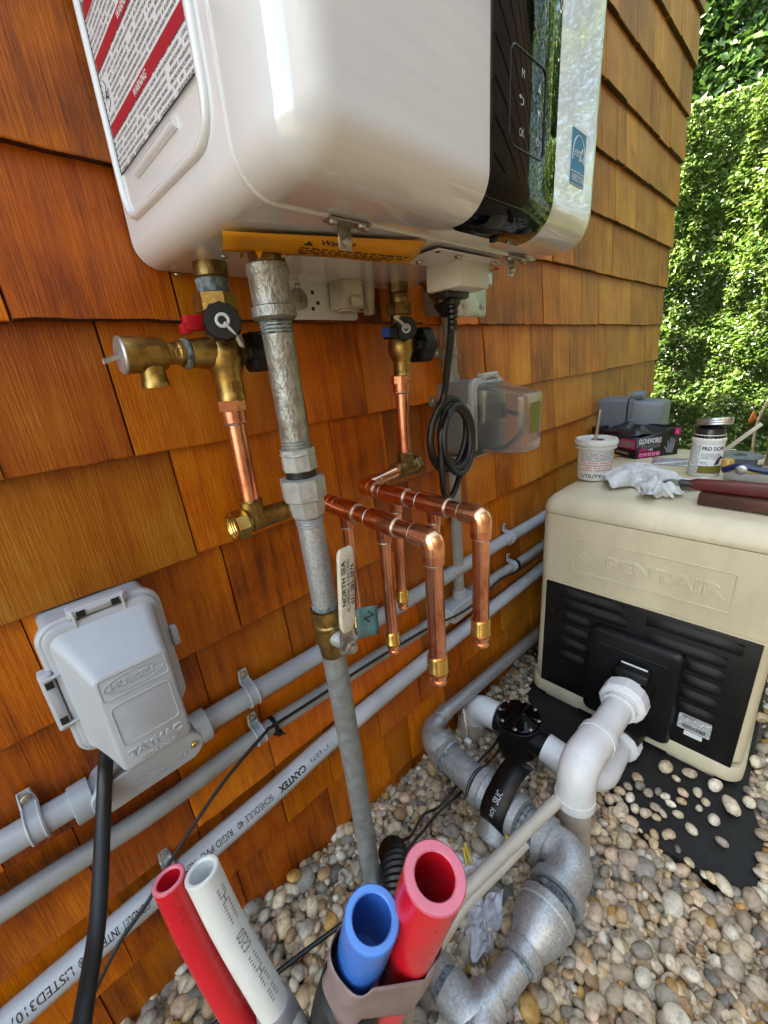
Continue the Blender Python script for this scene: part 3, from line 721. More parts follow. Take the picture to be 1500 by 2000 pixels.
# ------------------------------------------------------------------ loose pebbles on the mat
LOOSE = [(0.989,-0.526,0.023),(0.984,-0.575,0.024),(0.946,-0.550,0.018),(0.924,-0.525,0.016),(0.898,-0.527,0.014),(0.847,-0.489,0.014),(0.948,-0.609,0.029),(0.907,-0.559,0.012),(0.932,-0.567,0.012),(0.814,-0.477,0.017),(0.775,-0.462,0.018),(0.823,-0.496,0.013),(0.861,-0.529,0.015),(0.895,-0.587,0.019),(0.843,-0.557,0.016),(0.802,-0.526,0.014),(0.780,-0.503,0.014),(0.855,-0.608,0.015),(0.991,-0.636,0.018),(0.876,-0.512,0.014),(0.967,-0.481,0.022),(0.843,-0.506,0.013),(0.877,-0.450,0.017),(0.833,-0.419,0.017),(0.837,-0.395,0.018),(0.829,-0.442,0.016),(0.793,-0.437,0.018),(0.798,-0.408,0.016),(0.894,-0.440,0.018),(0.872,-0.468,0.016),(0.811,-0.457,0.015),(0.888,-0.499,0.014),(0.810,-0.421,0.016),(0.858,-0.428,0.015),(0.891,-0.483,0.014),(0.809,-0.393,0.015),(0.953,-0.506,0.012)]
pr = random.Random(4)
for i, (x, y, s) in enumerate(LOOSE):
    s *= .80
    v = pebble_shape(rp, LV) * s @ rotm(pr.uniform(-.15, .15), pr.uniform(-.15, .15), pr.uniform(0, 6.28)).T
    c = STONES[[0, 8, 1, 6, 3, 12, 1, 8, 0, 11, 5, 13][i % 12]] * pr.uniform(.85, 1.2)
    me = pebble_mesh('pebble', [v], [LF], [np.tile(np.append(c, 1.0), (len(v), 1))])
    o = bpy.data.objects.new('pebble', me); COL.objects.link(o); o.location = (x, y, top - v[:, 2].min() - .001)
    tag(o, 'loose river pebble lying apart on the black rubber mat', 'pebble', 'loose pebbles on the mat')

# ------------------------------------------------------------------ tankless water heater on the wall
X, Y, Z = Vector((1, 0, 0)), Vector((0, 1, 0)), Vector((0, 0, 1))
WX0, WX1, WB, WT, WF, WS = 0.180, 0.643, 1.079, 1.776, -0.336, -0.260
heater = thing('water_heater', ((WX0 + WX1) / 2, 0, WB), 'white tankless water heater with black display hung on the shingles', 'water heater')
wc, hc = WX1 - WX0, WT - WB; ctr = ((WX0 + WX1) / 2, 0, (WB + WT) / 2)
m = MB(); m.loft(ctr, X, Z, -Y, [(wc - .004, hc - .004, .026, .016), (wc - .0045, hc - .0045, .026, -WS - .0005)], 8); m.build('rear_body', 'white_enamel', heater)
R0 = 0.034
secs = [(wc - .0045, hc - .0045, .028, -WS), (wc - .001, hc - .001, .03, -WS + .0005), (wc, hc, .031, -WS + .0025)]
for k in range(0, 11):
    a = math.radians(9 * k); ins = R0 * (1 - math.cos(a)); secs.append((wc - 2 * ins, hc - 2 * ins, max(.031 - ins * .6, .010), -WF - R0 + R0 * math.sin(a)))
m = MB(); m.loft(ctr, X, Z, -Y, secs, 8); m.build('front_cover', 'white_enamel', heater, sharp=50)
m = MB(); lp = [Vector(ctr) + X * x + Z * z - Y * (-WS) for x, z in rrect(wc - .002, hc - .002, .029, 6)]
bead([p - Y * .001 for p in lp], .0022, 'seam_lip', 'white_plastic', heater, closed=True, n=8)
# left side: embossed frame, rib, warning label
sx = WX0 + .0015
fr = fillet([(sx, -.030, 1.70), (sx, -.030, 1.122), (sx, -.236, 1.122), (sx, -.236, 1.70)], .028, 6)
bead(fr, .0042, 'embossed_frame', 'white_enamel', heater, n=10)
bead([(sx, -.079, 1.149), (sx, -.183, 1.150)], .0040, 'embossed_rib', 'white_enamel', heater, n=10)
m = MB(); m.box((WX0 + .0012, -.1365, 1.40), (.0022, .190, .480), .0003, 1); lab = m.build('warning_label', 'side_label_print', heater); lab['label'] = 'white warning label with red bands and small print'
for zz in (1.1925, 1.2415, 1.279, 1.335, 1.40, 1.47):
    m = MB(); m.box((WX0 + .0001, -.1365, zz), (.0008, .186, .0095)); m.build('red_band', 'label_red', lab)
    lettering('WARNING', (WX0 - .0003, -.117, zz - .0028), -Y, Z, .034, .0056, 'print_white', lab, lift=.0004, bold=.02)
m = MB(); m.box((WX0 + .0001, -.0555, 1.2165), (.0006, .021, .028)); m.build('blank_field', 'label_white', lab)
lettering('HOT', (WX0 - .0002, -.049, 1.2135), -Y, Z, .013, .0055, 'print_black', lab, lift=.0005, bold=.02)
bead(spline([(WX0 - .0003, -.050, 1.229), (WX0 - .0003, -.056, 1.223), (WX0 - .0003, -.052, 1.218), (WX0 - .0003, -.060, 1.211), (WX0 - .0003, -.050, 1.206)], 4), .0004, 'hand_symbol', 'print_black', lab, n=5)
for a, b in (((-.2325, 1.159), (-.2325, 1.63)), ((-.0410, 1.159), (-.0410, 1.63)), ((-.2325, 1.159), (-.0410, 1.159))):
    m = MB(); m.box((WX0 - .0001, (a[0] + b[0]) / 2, (a[1] + b[1]) / 2), (.0006, abs(a[0] - b[0]) + .0007, abs(a[1] - b[1]) + .0007)); m.build('border_line', 'print_black', lab)
# display strip following the front and the bottom curve
DX0, DX1 = .3845, .5105
def dprof(off):
    p = [(-WF + off, 1.72), (-WF + off, 1.40)]
    for k in range(0, 11):
        a = math.radians(9 * k); p.append((-WF - R0 + (R0 + off) * math.cos(a), WB + R0 - (R0 + off) * math.sin(a)))
    p.append((-WF - R0 - .006, WB - off)); return p
m = MB(); A, B = dprof(.0022), dprof(-.001); nn = len(A); rows = []
for j, (xx, of) in enumerate(((DX0, 0), (DX0 + .0008, 1), (DX0 + .004, 2), (DX1 - .004, 2), (DX1 - .0008, 1), (DX1, 0))):
    rows.append([(xx, -(B[i][0] * (1 - of / 2) + A[i][0] * of / 2), B[i][1] * (1 - of / 2) + A[i][1] * of / 2) for i in range(nn)])
m.grid(rows); disp = m.build('display_panel', 'black_gloss', heater, sharp=60); disp['label'] = 'glossy black control panel strip'
fy = WF - .0024
bead([Vector((.446 + x, fy, 1.1715 + z)) for x, z in rrect(.066, .070, .008, 5)], .0007, 'button_frame', 'dark_line', disp, closed=True)
lettering('M', (.4315, fy, 1.188), X, Z, .005, .0062, 'glyph_grey', disp)
lettering('OK', (.4295, fy, 1.146), X, Z, .0088, .0062, 'glyph_grey', disp)
bead(spline([(.4305, fy, 1.1745), (.4355, fy, 1.1745), (.4370, fy, 1.1720), (.4355, fy, 1.1695), (.4320, fy, 1.1695)], 4), .00035, 'back_arrow', 'glyph_grey', disp)
m = MB(); m.poly([(0, 0), (.003, .0018), (.003, -.0018)], (.4285, fy - .0002, 1.1745), X, Z, -Y, .0003); m.build('arrow_head', 'glyph_grey', disp)
m = MB(); m.poly([(-.003, 0), (.003, 0), (0, .0055)], (.466, fy, 1.1865), X, Z, -Y, .0003); m.build('up_triangle', 'glyph_grey', disp)
m = MB(); m.poly([(-.003, 0), (0, -.0055), (.003, 0)], (.466, fy, 1.1735), X, Z, -Y, .0003); m.build('down_triangle', 'glyph_grey', disp)
bead([Vector((.466 + .003 * math.sin(a), fy, 1.1495 + .003 * math.cos(a))) for a in np.linspace(.6, 5.7, 14)], .00035, 'power_ring', 'glyph_grey', disp)
bead([Vector((.466, fy, 1.1495)), Vector((.466, fy, 1.1535))], .00035, 'power_bar', 'glyph_grey', disp)
m = MB(); m.box((.452, -.300, WB - .0035), (.006, .008, .005), .001); m.build('panel_clip', 'black_plastic', disp)
# star sticker
m = MB(); m.box((.5665, WF - .0004, 1.1585), (.036, .0008, .050)); st = m.build('energy_sticker', 'star_blue', heater); st['label'] = 'small blue energy sticker'
sy = WF - .0009
m = MB(); m.box((.5665, sy, 1.1455), (.0345, .0003, .0007)); m.build('sticker_line', 'print_white', st)
for w_, h_, cz in ((.0355, .0005, 1.1833), (.0355, .0005, 1.1337)):
    m = MB(); m.box((.5665, sy, cz), (w_, .0003, h_)); m.build('sticker_edge', 'print_white', st)
bead([Vector((.5665 + .0160 * math.cos(a), sy, 1.1600 + .0190 * math.sin(a))) for a in np.linspace(-.25, 3.4, 22)], .00045, 'sticker_arc', 'print_white', st, n=4)
lettering('energy', (.5515, sy, 1.1560), X, Z, .019, .0095, 'print_white', st, shear=.35)
lettering('ENERGY STAR', (.5505, sy, 1.1362), X, Z, .032, .0068, 'print_white', st, bold=.01)
stp = [(r_ * math.cos(a), r_ * math.sin(a)) for k in range(10) for a, r_ in ((math.radians(90 + 36 * k), .0070 if k % 2 == 0 else .0030),)]
bead([Vector((.5755 + x, sy, 1.1620 + z)) for x, z in stp], .00035, 'sticker_star', 'print_white', st, closed=True, n=4)
# brackets under the seam
def bracket(x, y):
    m = MB(); m.box((x, y + .003, WB - .0018), (.046, .013, .0018), .0006, 1); m.box((x + .001, y + .010, WB - .011), (.0155, .0016, .020), .0006, 1)
    b = m.build('bracket', 'bracket_steel', heater)
    for dx, dy in ((-.018, .002), (.012, -.001), (.020, .003)): screw((x + dx, y + dy, WB - .0028), -Z, .0042, b)
    screw((x + .002, y + .009, WB - .014), -Y, .0046, b)
bracket(.282, -.263); bracket(.572, -.263)
# underside: dark slots, screws, yellow warning paper
m = MB(); m.lathe([(0, .013), (.0006, .013)], (.545, -.216, WB - .0002), -Z, 20); m.build('vent_slot', 'dark_line', heater)
for sx_, sy_ in ((.236, -.115), (.300, -.060), (.222, -.020), (.470, -.030), (.545, -.012)): screw((sx_, sy_, WB - .001), -Z, .0034, heater)
G = []
TL, TR, BL, BR = Vector((.199, -.193, WB - .0016)), Vector((.392, -.258, WB - .0016)), Vector((.222, -.146, WB - .004)), Vector((.400, -.186, WB - .004))
for i in range(7):
    a = i / 6; row = []
    for j in range(13):
        b_ = j / 12; p = (TL.lerp(TR, b_)).lerp(BL.lerp(BR, b_), a)
        p = p + Vector((0, 0, -.010 * math.sin(math.pi * min(1, a * 1.1)) * (0.25 + b_) - .0006)) + Vector((.006 * a * (b_ - .5), 0, 0)); row.append(p)
    G.append(row)
m = MB(); m.grid(G); yl = m.build('yellow_warning_paper', 'label_yellow', heater, thick=.0003); yl['label'] = 'yellow warning paper taped under the heater, torn round the gas pipe'
def on_paper(a, b_):
    p = (TL.lerp(TR, b_)).lerp(BL.lerp(BR, b_), a); return p + Vector((.006 * a * (b_ - .5), 0, -.010 * math.sin(math.pi * min(1, a * 1.1)) * (0.25 + b_) - .0012))
def paper_text(body, a, b0, b1, hh, mn='print_black', bold=.02):
    lettering(body, (0, 0, 0), X, Y, 1.0, 1.0, mn, yl, bold=bold, warp=lambda x, y: on_paper(a - y * hh, b0 + (b1 - b0) * x))
paper_text('Warning', .21, .44, .62, .15); paper_text('Warning', .56, .44, .58, .06)
for k, (b0, b1) in enumerate(((.35, .93), (.35, .90), (.35, .88), (.35, .80))):
    rr = random.Random(k); b_ = b0
    while b_ < b1:
        w_ = rr.uniform(.018, .05); m = MB(); a0 = .26 + .058 * k
        m.add([on_paper(a0, b_), on_paper(a0, b_ + w_), on_paper(a0 + .028, b_ + w_), on_paper(a0 + .028, b_)], [(0, 1, 2, 3)]); m.build('print_dash', 'print_black', yl, sharp=0); b_ += w_ + .012
for a0, b0 in ((.20, .36), (.55, .36)):
    m = MB(); m.add([on_paper(a0, b0), on_paper(a0, b0 + .05), on_paper(a0 - .10, b0 + .025)], [(0, 1, 2)]); m.build('warning_triangle', 'print_black', yl, sharp=0)
for k in range(5):
    a = k / 5 * 6.28; p = Vector((.260 + .022 * math.cos(a), -.156 + .017 * math.sin(a), WB - .006)); q = Vector((.260 + .026 * math.cos(a + .5), -.156 + .021 * math.sin(a + .5), WB - .005))
    m = MB(); m.add([p, q, (p + q) / 2 + Vector((.004 * math.cos(a), .004 * math.sin(a), -.005 - .004 * (k % 2)))], [(0, 1, 2)]); m.build('torn_flap', 'label_yellow', yl, thick=.0003, sharp=0)
# white plate with plug, washer and drain at the wall side
m = MB(); m.loft((.425, -.018, 1.056), X, Z, -Y, [(.150, .050, .006, 0), (.150, .050, .006, .0016)], 4); pl = m.build('drain_plate', 'white_plastic', heater)
m = MB(); m.lathe([(0, .0145), (.002, .0145), (.0032, .0125), (.0032, .0045), (.001, .0042)], (.388, -.0195, 1.058), -Y, 24); m.build('washer', 'washer_grey', pl)
for dx, dz in ((.026, .010), (.024, -.012), (.034, -.004)):
    m = MB(); m.lathe([(0, .003), (.0004, .003)], (.388 + dx, -.0197, 1.058 + dz), -Y, 10); m.build('hole', 'dark_line', pl)
screw((.388, -.021, 1.075), -Y, .0036, pl)
m = MB(); m.box((.462, -.040, 1.062), (.040, .036, .040), .004); m.box((.464, -.060, 1.052), (.024, .006, .013), .001); m.lathe([(0, .019), (.014, .019), (.016, .0165), (.022, .016)], (.462, -.040, 1.062), -Z, 16); dt = m.build('drain_trap', 'cream_plastic', heater)
bead(fillet([(.447, -.062, 1.056), (.447, -.066, 1.037), (.483, -.066, 1.037), (.483, -.058, 1.048)], .004, 4), .0011, 'wire_clip', 'screw_steel', dt)
m = MB(); m.lathe([(-.012, .0125), (.0, .0125), (.002, .0115), (.020, .0112), (.022, .0100), (.044, .0092), (.045, .007)], (.512, -.035, 1.082), -Z, 16); m.build('drain_nozzle', 'cream_plastic', heater)
# power junction cover and plug
m = MB(); m.box((.5285, -.1985, WB - .0165), (.068, .056, .032), .0022); pj = m.build('power_cover', 'white_plastic', heater)
m = MB(); m.box((.497, -.212, WB - .0016), (.136, .064, .0018), .0006, 1); m.build('cover_flange', 'white_plastic', pj)
for p in ((.452, -.196), (.478, -.236), (.556, -.236)): screw((p[0], p[1], WB - .003), -Z, .0042, pj)
m = MB(); m.lathe([(0, .0032), (.0004, .0032)], (.437, -.236, WB - .0028), -Z, 10); m.build('hole', 'dark_line', pj)
# ------------------------------------------------------------------ galvanized gas riser with union, valve and lever
gas = thing('gas_riser', (.287, -.154, 0), 'weathered galvanized gas pipe rising from the gravel to the heater underside', 'gas pipe')
def gp(z): return Vector((np.interp(z, [.07, .57, .63, .86, 1.08], [.289, .274, .272, .264, .260]), -.154, z))
GR = .0166
m = MB(); m.lathe([(-.03, .0165), (.018, .0165), (.019, .0155), (.034, .0155)], (.260, -.154, WB), -Z, 6); m.build('inlet_nipple', 'brass_old', gas, sharp=20)
m = MB(); a, b = gp(1.060), gp(1.012); ax = b - a
m.lathe([(-.006, .0165), (-.004, .0215), (.004, .0222), (.0065, .0205), (.030, .0205), (.033, .0205), (.0345, .0232), (.044, .0235), (.047, .021), (.048, .017)], a, ax, 28); cp = m.build('coupling', 'galvanized_rough', gas)
m = MB()
for k in range(4): m.lathe([(0, GR), (.0012, GR + .0012), (.0024, GR)], gp(1.012 - .0035 * k), -Z, 24)
m.build('threads', 'thread_dope', gas)
m = MB(); m.tube([gp(1.03), gp(.95), gp(.876)], GR, 28); m.build('pipe', 'galvanized_rough', gas)
m = MB()
for k in range(4): m.lathe([(0, GR), (.0012, GR + .0011), (.0024, GR)], gp(.886 - .0035 * k), -Z, 24)
m.build('threads', 'galvanized_dull', gas)
ax = gp(.80) - gp(.90)
m = MB(); m.lathe([(0, .0175), (.001, .0205), (.0255, .0212), (.027, .0195)], gp(.876), ax, 8); m.lathe([(0, .018), (.004, .0212), (.006, .018)], gp(.873), ax, 24); m.build('union_tail', 'zinc_bright', gas, sharp=25)
m = MB(); m.lathe([(0, .0185), (.010, .0185)], gp(.850), ax, 28); m.build('union_gasket', 'black_gasket', gas)
m = MB(); m.lathe([(0, .0215), (.0012, .0272), (.0265, .0272), (.029, .0225)], gp(.841), ax, 8); m.build('union_nut', 'zinc_bright', gas, sharp=25)
m = MB(); m.lathe([(0, .0225), (.012, .0225), (.0225, .0205), (.024, .0175)], gp(.814), ax, 8); m.build('union_seat', 'zinc_bright', gas, sharp=25)
m = MB()
for k in range(4): m.lathe([(0, GR), (.0012, GR + .0011), (.0024, GR)], gp(.790 - .0035 * k), -Z, 24)
m.build('threads', 'galvanized_dull', gas)
m = MB(); m.tube([gp(.80), gp(.72), gp(.655)], GR, 28); m.build('pipe', 'galvanized', gas)
m = MB()
for k in range(3): m.lathe([(0, GR), (.0013, GR + .0016), (.0026, GR)], gp(.661 - .0035 * k), -Z, 24)
m.build('threads', 'thread_dope', gas)
ax = gp(.55) - gp(.66)
m = MB(); m.lathe([(0, .0185), (.001, .0222), (.0205, .0222), (.0215, .020)], gp(.655), ax, 8)
m.lathe([(.0215, .0195), (.024, .0222), (.027, .0222), (.030, .0205), (.048, .0212), (.052, .0212), (.055, .0195), (.057, .0185), (.074, .0180), (.078, .0172)], gp(.655), ax, 28)
vb = m.build('valve_body', 'brass', gas, sharp=25)
lettering('600', gp(.612) + Vector((-.0075, -.0222, -.004)), X, Z, .013, .009, 'brass_bright', vb, lift=.0008, bold=.02)
m = MB(); st0 = gp(.612); sd = Vector((-.05, -1.0, 0)).normalized(); m.lathe([(.010, .0125), (.026, .0110), (.028, .0095), (.040, .0095)], st0, sd, 18); m.build('valve_stem', 'zinc_bright', gas)
m = MB(); m.lathe([(.040, .0092), (.041, .0104), (.050, .0104), (.051, .009)], st0, sd, 6); m.lathe([(.051, .0062), (.056, .0060), (.057, .0045)], st0, sd, 16); m.build('lever_nut', 'screw_steel', gas, sharp=25)
# lever: steel bar, cream vinyl sleeve
hb = st0 + sd * .038; su = Z.cross(sd).normalized() * -1
su = Vector((sd.y * -1, sd.x, 0)); su = su if su.x > 0 else -su
ld = (Z + su * .10).normalized()
m = MB(); m.poly([(-.010, -.012), (.010, -.012), (.011, .0), (.008, .030), (-.008, .030), (-.011, 0)], hb, su, ld, sd, .0022); m.build('lever_bar', 'screw_steel', gas)
S0 = hb + ld * .022 + sd * .004
m = MB()
secs = [(.014, .0055, .0025, 0), (.0225, .007, .003, .008), (.0245, .0072, .003, .020), (.0250, .0072, .003, .105), (.0235, .0068, .003, .112), (.018, .005, .002, .116)]
m.loft(S0, su, sd, ld, secs, 4); sl = m.build('vinyl_sleeve', 'handle_cream', gas); sl['label'] = 'cream vinyl lever handle with black lettering'
fc = S0 + sd * .0037
lettering('NORTH SEA', fc + ld * .040 - su * .0035, ld, -su, .062, .0062, 'print_black', sl, bold=.015)
lettering('PLUMBING & HEATING', fc + ld * .030 + su * .0028, ld, -su, .072, .0046, 'print_black', sl)
lettering('631-283-3876', fc + ld * .038 + su * .0098, ld, -su, .056, .0058, 'print_black', sl, bold=.015)
m = MB(); tg = Vector((.306, -.175, .640)); m.grid([[tg + Vector((.040 * i / 4, .006 * math.sin(i) * .3, -.012 * i / 4)) + Vector((-.004, -.001 * j, -.046)) * (j / 4) for i in range(5)] for j in range(5)])
tgo = tag(m.build('paper_tag', 'tag_teal', thick=.0006), 'small torn teal paper tag hanging behind the gas valve lever', 'tag')
lettering('N', tg + Vector((.020, -.003, -.030)), Vector((.75, 0, .65)), Vector((-.65, 0, .75)), .013, .016, 'print_black', tgo, lift=.001, bold=.0)
m = MB(); m.tube([gp(.60), gp(.3), gp(.0)], GR * 1.02, 28); m.build('pipe', 'galvanized_dull', gas)

# ------------------------------------------------------------------ isolation valves and copper manifolds
def arrow_plate(o, ux, uy, parent, mn='brass'):
    n_ = Vector(ux).cross(Vector(uy)); m = MB()
    m.loft(o, ux, uy, n_, [(.011, .012, .0008, -.004), (.011, .012, .0008, .0008)], 2)
    m.poly([(-.0012, .004), (.0012, .004), (.0012, 0), (.003, 0), (0, -.004), (-.003, 0), (-.0012, 0)], Vector(o) + n_ * .0008, ux, uy, n_, .0005); m.build('arrow_plate', mn, parent, sharp=20)
def knob(o, ax, r, h, cap, parent):
    """ribbed black hand wheel with a coloured centre"""
    u, w, d = basis(ax); o = Vector(o); m = MB(); L = []
    for hh, sc in ((0, .86), (.002, 1), (h - .002, 1), (h, .93)):
        L.append([o + d * hh + (u * math.cos(t) + w * math.sin(t)) * r * sc * (1 + .07 * (1 if math.cos(6 * t) > .1 else -.4)) for t in np.linspace(0, 2 * math.pi, 36, endpoint=False)])
    m.loops(L); k = m.build('hand_wheel', 'black_plastic', parent, sharp=35)
    m = MB(); m.lathe([(h - .001, r * .66), (h + .0008, r * .64), (h + .001, r * .5)], o, ax, 24); m.build('wheel_cap', cap, k)
def hose_cap(o, ax, r, parent, strap_pts):
    u, w, d = basis(ax); o = Vector(o); m = MB(); L = []
    for hh, sc in ((-.020, .9), (-.018, 1), (-.002, 1), (0, .94)):
        L.append([o + d * hh + (u * math.cos(t) + w * math.sin(t)) * r * sc * (1 + .035 * math.cos(12 * t)) for t in np.linspace(0, 2 * math.pi, 48, endpoint=False)])
    m.loops(L); k = m.build('hose_cap', 'black_plastic', parent, sharp=35)
    m = MB(); m.lathe([(0, r * .22), (.003, r * .2)], o, ax, 12); m.build('cap_button', 'black_plastic', k)
    rg = [o + d * .0018 + (u * math.cos(t) + w * math.sin(t)) * r * .31 for t in np.linspace(0, 2 * math.pi, 20, endpoint=False)]
    bead(rg, .0019, 'strap_ring', 'strap_translucent', k, closed=True, n=8)
    m = MB(); m.tube(spline([Vector(p) for p in strap_pts], 6), .0036, 8, flat=.4); m.build('strap', 'strap_translucent', k)

hy = -.070; hx = .236
hot = thing('hot_isolation_valve', (hx, hy, .93), 'brass hot water valve with relief valve, red handle and black cap', 'valve')
m = MB(); m.lathe([(-.01, .0185), (.012, .0185), (.0135, .0165), (.016, .0165)], (hx + .004, hy, WB), -Z, 24); m.build('inlet', 'brass_old', hot)
m = MB(); m.lathe([(.013, .015), (.015, .0182), (.020, .0170), (.025, .0178), (.029, .0165)], (hx + .003, hy, WB), -Z, 20); m.build('dope_ring', 'thread_dope', hot)
m = MB(); m.lathe([(.028, .018), (.0295, .0235), (.048, .0235), (.0495, .019)], (hx + .002, hy, WB), -Z, 6); m.build('union_nut', 'brass', hot, sharp=20)
m = MB(); m.lathe([(.047, .015), (.062, .0148), (.075, .0175), (.088, .0225), (.098, .0235), (.108, .0205), (.117, .0165), (.137, .0162), (.1395, .0170), (.146, .0170), (.147, .015)], (hx, hy, WB), -Z, 28)
m.lathe([(-.040, .0150), (-.020, .0175), (0, .0190), (.018, .0165), (.034, .0150)], (hx, hy, .988), X, 24); m.build('body', 'brass', hot)
arrow_plate((hx, hy - .0170, .949), X, Z, hot)
m = MB(); m.lathe([(0, .0155), (.003, .0165), (.006, .0155)], (hx - .041, hy, .988), -X, 24); m.build('dope_ring', 'thread_dope', hot)
rvx = hx - .046
m = MB(); m.lathe([(0, .0135), (.006, .0135), (.008, .0118), (.018, .0118), (.020, .0155), (.024, .0170), (.044, .0172), (.046, .0182), (.058, .0184), (.061, .0188)], (rvx, hy, .989), -X, 26)
m.lathe([(0, .0125), (.018, .0125), (.026, .0128), (.028, .0140), (.0335, .0140), (.034, .0115), (.024, .0108)], (rvx - .036, hy, .989), -Z, 24); rv = m.build('relief_valve', 'brass', hot)
m = MB(); m.lathe([(.061, .0188), (.0622, .0188), (.0635, .0175), (.0637, .004)], (rvx, hy, .989), -X, 26); m.build('end_cap', 'aluminium', rv)
arrow_plate((rvx - .034, hy - .0172, .990), X, Z, rv)
lettering('YF', (rvx - .016, hy - .0122, .985), X, Z, .011, .009, 'brass_bright', rv, lift=.0006)
m = MB(); m.poly([(-.0012, 0), (.0012, 0), (.0012, .018), (.0006, .021), (-.0012, .020)], (rvx - .060, hy + .002, .988), Y * .9 + Z * .4, Vector((-.93, -.1, -.30)), Z, .0045); m.build('test_lever', 'screw_steel', rv)
hose_cap((hx - .014, hy - .043, 1.017), Vector((-.35, -.90, .10)), .0195, hot, [(hx - .0145, hy - .046, 1.015), (hx - .004, hy - .045, 1.003), (hx + .006, hy - .036, .992), (hx + .011, hy - .026, 1.000), (hx + .0085, hy - .022, 1.018), (hx + .003, hy - .020, 1.027)])
m = MB(); m.tube([(hx - .004, hy - .008, 1.016), (hx - .011, hy - .028, 1.017)], .0125, 16); m.build('drain_port', 'brass', hot)
m = MB(); m.box((hx - .028, hy - .006, 1.019), (.026, .012, .016), .0025); m.box((hx - .040, hy - .006, 1.013), (.011, .010, .011), .002); m.build('drain_handle', 'red_plastic', hot)
knob((hx + .026, hy - .010, .986), X + Y * -.05, .0225, .023, 'red_plastic', hot)
m = MB(); m.box((hx + .026, hy - .030, .984), (.018, .010, .012), .002); m.build('wheel_lug', 'black_plastic', hot)

cy, cx = -.066, .549
cold = thing('cold_isolation_valve', (cx, cy, .94), 'brass cold water valve with blue marked black knob below the heater', 'valve')
m = MB(); m.lathe([(-.01, .0155), (.012, .0155), (.0135, .0128), (.022, .0128)], (cx + .002, cy, WB), -Z, 8); m.lathe([(.014, .0135), (.020, .0150), (.024, .0150), (.028, .0135)], (cx + .001, cy, WB), -Z, 24); m.build('inlet', 'brass_old', cold)
m = MB(); m.lathe([(.028, .016), (.0295, .0215), (.045, .0215), (.0465, .017)], (cx, cy, WB), -Z, 6); m.build('union_nut', 'brass', cold, sharp=20)
m = MB(); m.lathe([(.045, .0140), (.062, .0142), (.076, .0180), (.090, .0215), (.102, .0215), (.112, .0170), (.118, .0145), (.134, .0145), (.136, .0155), (.142, .0155), (.143, .013)], (cx, cy, WB), -Z, 26); m.lathe([(-.01, .016), (.020, .0165), (.030, .0145)], (cx, cy, .988), X, 20); m.build('body', 'brass', cold)
arrow_plate((cx, cy - .0150, .950), X, Z, cold)
hose_cap((cx - .022, cy - .034, 1.010), Vector((-.62, -.76, -.05)), .0175, cold, [(cx - .024, cy - .037, 1.010), (cx - .036, cy - .036, 1.019), (cx - .044, cy - .030, 1.027)])
m = MB(); m.tube([(cx - .004, cy - .006, 1.010), (cx - .016, cy - .026, 1.010)], .0120, 16); m.lathe([(0, .0150), (.003, .0150)], (cx - .010, cy - .016, 1.010), Vector((-.62, -.76, -.05)), 20); m.build('drain_port', 'strap_translucent', cold)
m = MB(); m.box((cx - .052, cy - .020, 1.006), (.012, .012, .014), .002); m.build('drain_handle', 'blue_plastic', cold)
m = MB(); m.box((cx - .040, cy - .018, 1.005), (.020, .020, .018), .003); m.build('handle_hub', 'black_plastic', cold)
knob((cx + .028, cy - .008, .986), X - Y * .05, .0275, .026, 'blue_plastic', cold)
m = MB(); m.box((cx + .026, cy - .022, .986), (.020, .014, .014), .002); m.build('wheel_lug', 'black_plastic', cold)
yst = thing('bypass_strainer', (.60, -.080, 1.06), 'brass strainer with ribbed black cap angled under the heater', 'strainer')
sd2 = Vector((.50, -.16, -.55)).normalized(); so = Vector((.600, -.092, 1.082))
m = MB(); m.lathe([(-.01, .0155), (.036, .0150)], so, sd2, 20); m.build('strainer_body', 'brass_old', yst)
u, w, d = basis(sd2); m = MB(); L = []
for hh, rr in ((.034, .016), (.036, .0195), (.056, .0195), (.060, .0180), (.060, .011)):
    L.append([so + d * hh + (u * math.cos(t) + w * math.sin(t)) * rr * (1 + .03 * math.cos(10 * t)) for t in np.linspace(0, 2 * math.pi, 40, endpoint=False)])
m.loops(L); m.build('strainer_cap', 'black_plastic', yst)

